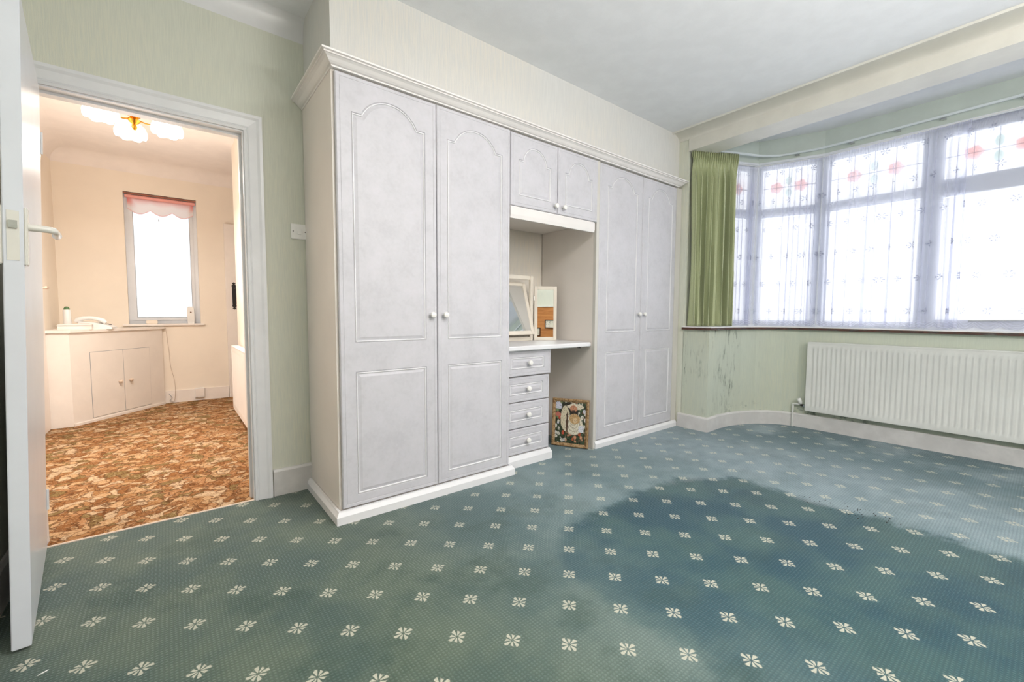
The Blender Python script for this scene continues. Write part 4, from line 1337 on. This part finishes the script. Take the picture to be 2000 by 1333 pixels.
for i in range(4):
    for j in range(3):
        x0 = 0.015 + i * 0.022; y0 = 0.0 + j * 0.020
        zt = 0.062 - (x0 + 0.008) * 0.245
        kp.box(x0, x0 + 0.014, y0, y0 + 0.013, zt - 0.004, zt + 0.004)
obj('keypad', kp.xf(TR), M_greykey, ph_)
obj('memo_card', MB().box(-0.10, -0.03, -0.0705 - 0.006, -0.0700, 0.020, 0.052).xf(TR), M_pink, ph_)
cb = thing('telephone_cable', (-0.03, 6.235, 0), 'thin telephone cable trailing down the hall wall beside the cupboard', 'cable')
obj('wire', MB().tube(smooth_path([(-0.030, 6.235, 0.86), (-0.010, 6.240, 0.62), (0.000, 6.241, 0.42), (0.028, 6.238, 0.26), (0.032, 6.222, 0.14), (0.020, 6.220, 0.03), (-0.02, 6.222, 0.012)], 6), 0.0025, 6), M_cord, cb, True)
obj('wire', MB().tube(smooth_path([(-0.028, 6.228, 0.11), (0.0, 6.222, 0.06), (-0.02, 6.222, 0.03), (0.01, 6.222, 0.015)], 6), 0.0025, 6), M_lead, cb, True)
obj('junction_box', MB().box(-0.025, 0.008, 6.226, 6.234, 0.06, 0.10, 0.002), M_cup, cb)
so_ = thing('wall_socket', (0.258, 6.234, 0.03), 'white socket box on the hall skirting board', 'socket')
obj('box', MB().box(0.212, 0.304, 6.206, 6.234, 0.036, 0.150, 0.003), M_plastic, so_)
obj('faceplate', MB().box(0.216, 0.300, 6.202, 6.206, 0.048, 0.140, 0.001), M_hallgloss, so_)

# hall left door
d2 = struct('door_2', MB().box(-0.862, -0.840, 4.62, 5.44, 0.006, 2.02, 0.002), M_hallgloss)
obj('door_frame', MB().box(-0.861, -0.846, 5.440, 5.452, 0.0, 2.06), M_hallgloss, d2)
lp = obj('lever_plate', MB().box(-0.840, -0.834, 5.325, 5.360, 1.10, 1.30, 0.002), M_cup, d2)
obj('lever_handle', MB().tube([(-0.834, 5.342, 1.235), (-0.795, 5.342, 1.235), (-0.790, 5.330, 1.236), (-0.790, 5.24, 1.24)], 0.009, 10), M_bead, lp, True)
# front door at the far end of the hall
d3 = struct('door_3', MB().box(0.552, 1.40, 6.200, 6.240, 0.004, 2.09, 0.003), M_hallgloss)
for k in range(4):
    z0 = 0.98 + k * 0.265
    for m in range(2):
        xo = 0.690 + m * 0.29
        g = obj('glazed_light', rframe(xo - 0.012, xo + 0.262, z0 - 0.012, z0 + 0.24, 6.192, 6.200, 0.014), M_hallgloss, d3)
        obj('pane', MB().box(xo, xo + 0.25, 6.196, 6.199, z0, z0 + 0.228), M_plastic, g)
hd = thing('door_pull', (0.630, 6.200, 1.07), 'black ornate cast iron pull handle on the white front door', 'door handle')
bp = MB()
pr = [(0.0, -0.165), (0.020, -0.150), (0.008, -0.140), (0.024, -0.122), (0.018, -0.112), (0.020, 0.112), (0.024, 0.122), (0.008, 0.140), (0.020, 0.150), (0.0, 0.165)]
bp.prism([(0.632 + a, 6.1995, 1.235 + b_) for a, b_ in pr] + [(0.632 - a, 6.1995, 1.235 + b_) for a, b_ in pr[-2:0:-1]], (0, -0.006, 0))
obj('backplate', bp, M_black, hd)
obj('grip', MB().tube(smooth_path([(0.640, 6.194, 1.140), (0.650, 6.155, 1.155), (0.652, 6.150, 1.235), (0.650, 6.155, 1.315), (0.640, 6.194, 1.330)], 5), 0.008, 10), M_black, hd, True)
# hall radiator
hr = radiator('radiator', 'white panel radiator on the right-hand hall wall', 1.25, 0.60, 0.04, M_hallgloss)
place(hr, (0.470, 4.97, 0.105), -PI / 2)

# hall ceiling light: brass fitting, glass shades
LX, LY = -0.133, 3.93
hl = thing('ceiling_light', (LX, LY, 2.655), 'brass ceiling light with lit white glass tulip shades in the hall', 'ceiling light')
obj('ceiling_rose', MB().lathe([(0.050, 0.0), (0.055, -0.012), (0.020, -0.040), (0.008, -0.055)], (LX, LY, 2.655), (0, 0, 1), 20), M_brass, hl, True)
obj('stem', MB().tube([(LX, LY, 2.61), (LX, LY, 2.39)], 0.006, 10), M_brass, hl, True)
obj('hub', MB().lathe([(0.006, 2.262), (0.012, 2.270), (0.016, 2.285), (0.010, 2.298), (0.026, 2.310), (0.036, 2.325), (0.018, 2.338), (0.034, 2.348), (0.020, 2.366), (0.024, 2.380), (0.010, 2.395)], (LX, LY, 0), (0, 0, 1), 20), M_brass, hl, True)
for k, (ang, rr, zd) in enumerate(((math.radians(207), 0.175, 0.0), (math.radians(-6), 0.175, 0.0), (math.radians(98), 0.20, -0.02))):
    dx, dy = math.cos(ang), math.sin(ang)
    P_ = lambda r, z: (LX + dx * r, LY + dy * r, z)
    arm = obj('arm', MB().tube(smooth_path([P_(0.015, 2.335), P_(0.06, 2.318), P_(0.10, 2.322), P_(0.14, 2.37), P_(rr * 0.9, 2.405), P_(rr, 2.395)], 5), 0.0045, 8), M_brass, hl, True)
    obj('lamp_holder', MB().lathe([(0.018, 0.0), (0.020, 0.02), (0.010, 0.03)], P_(rr, 2.375), (0, 0, 1), 14), M_brass, arm, True)
    sh = MB()
    N = 40
    loops = []
    for r, h, w_ in ((0.020, 0.0, 0), (0.060, -0.010, 0.0), (0.092, -0.036, 0.02), (0.102, -0.066, 0.04), (0.098, -0.094, 0.07), (0.088, -0.108, 0.09)):
        r *= 0.86
        loops.append([(LX + dx * rr + r * (1 + w_ * math.cos(6 * 2 * PI * i / N)) * math.cos(2 * PI * i / N), LY + dy * rr + r * (1 + w_ * math.cos(6 * 2 * PI * i / N)) * math.sin(2 * PI * i / N), 2.378 + h - 0.10 * w_ * r * 10 * (0.5 + 0.5 * math.cos(6 * 2 * PI * i / N))) for i in range(N)])
    sh.loft(loops, True, False)
    obj('shade', sh, M_shade, arm, True)

# ---------------------------------------------------------------- bits on the carpet
th_ = MB().tube(smooth_path([(-0.328, 1.749, 0.003), (-0.322, 1.749, 0.005), (-0.315, 1.752, 0.005), (-0.309, 1.760, 0.003)], 4), [0.0015] * 13, 6)
tag(obj('thread', th_, M_plastic, None, True), 'scrap of white thread on the carpet near the open door', 'thread')
cr = MB(); rc = random.Random(11)
for k in range(70):
    a = rc.gauss(0, 1); b_ = rc.gauss(0, 1)
    x = 2.80 + 0.015 * a + 0.05 * b_; y_ = 0.60 - 0.12 * a + 0.03 * b_
    s = rc.uniform(0.0015, 0.004)
    cr.box(x, x + s * rc.uniform(1, 2), y_, y_ + s, 0.0005, 0.0005 + s * 0.6)
co = obj('carpet_crumbs', cr, M_dark)
tag(co, 'scatter of dark crumbs on the faded carpet before the radiator', 'crumbs', kind='stuff')
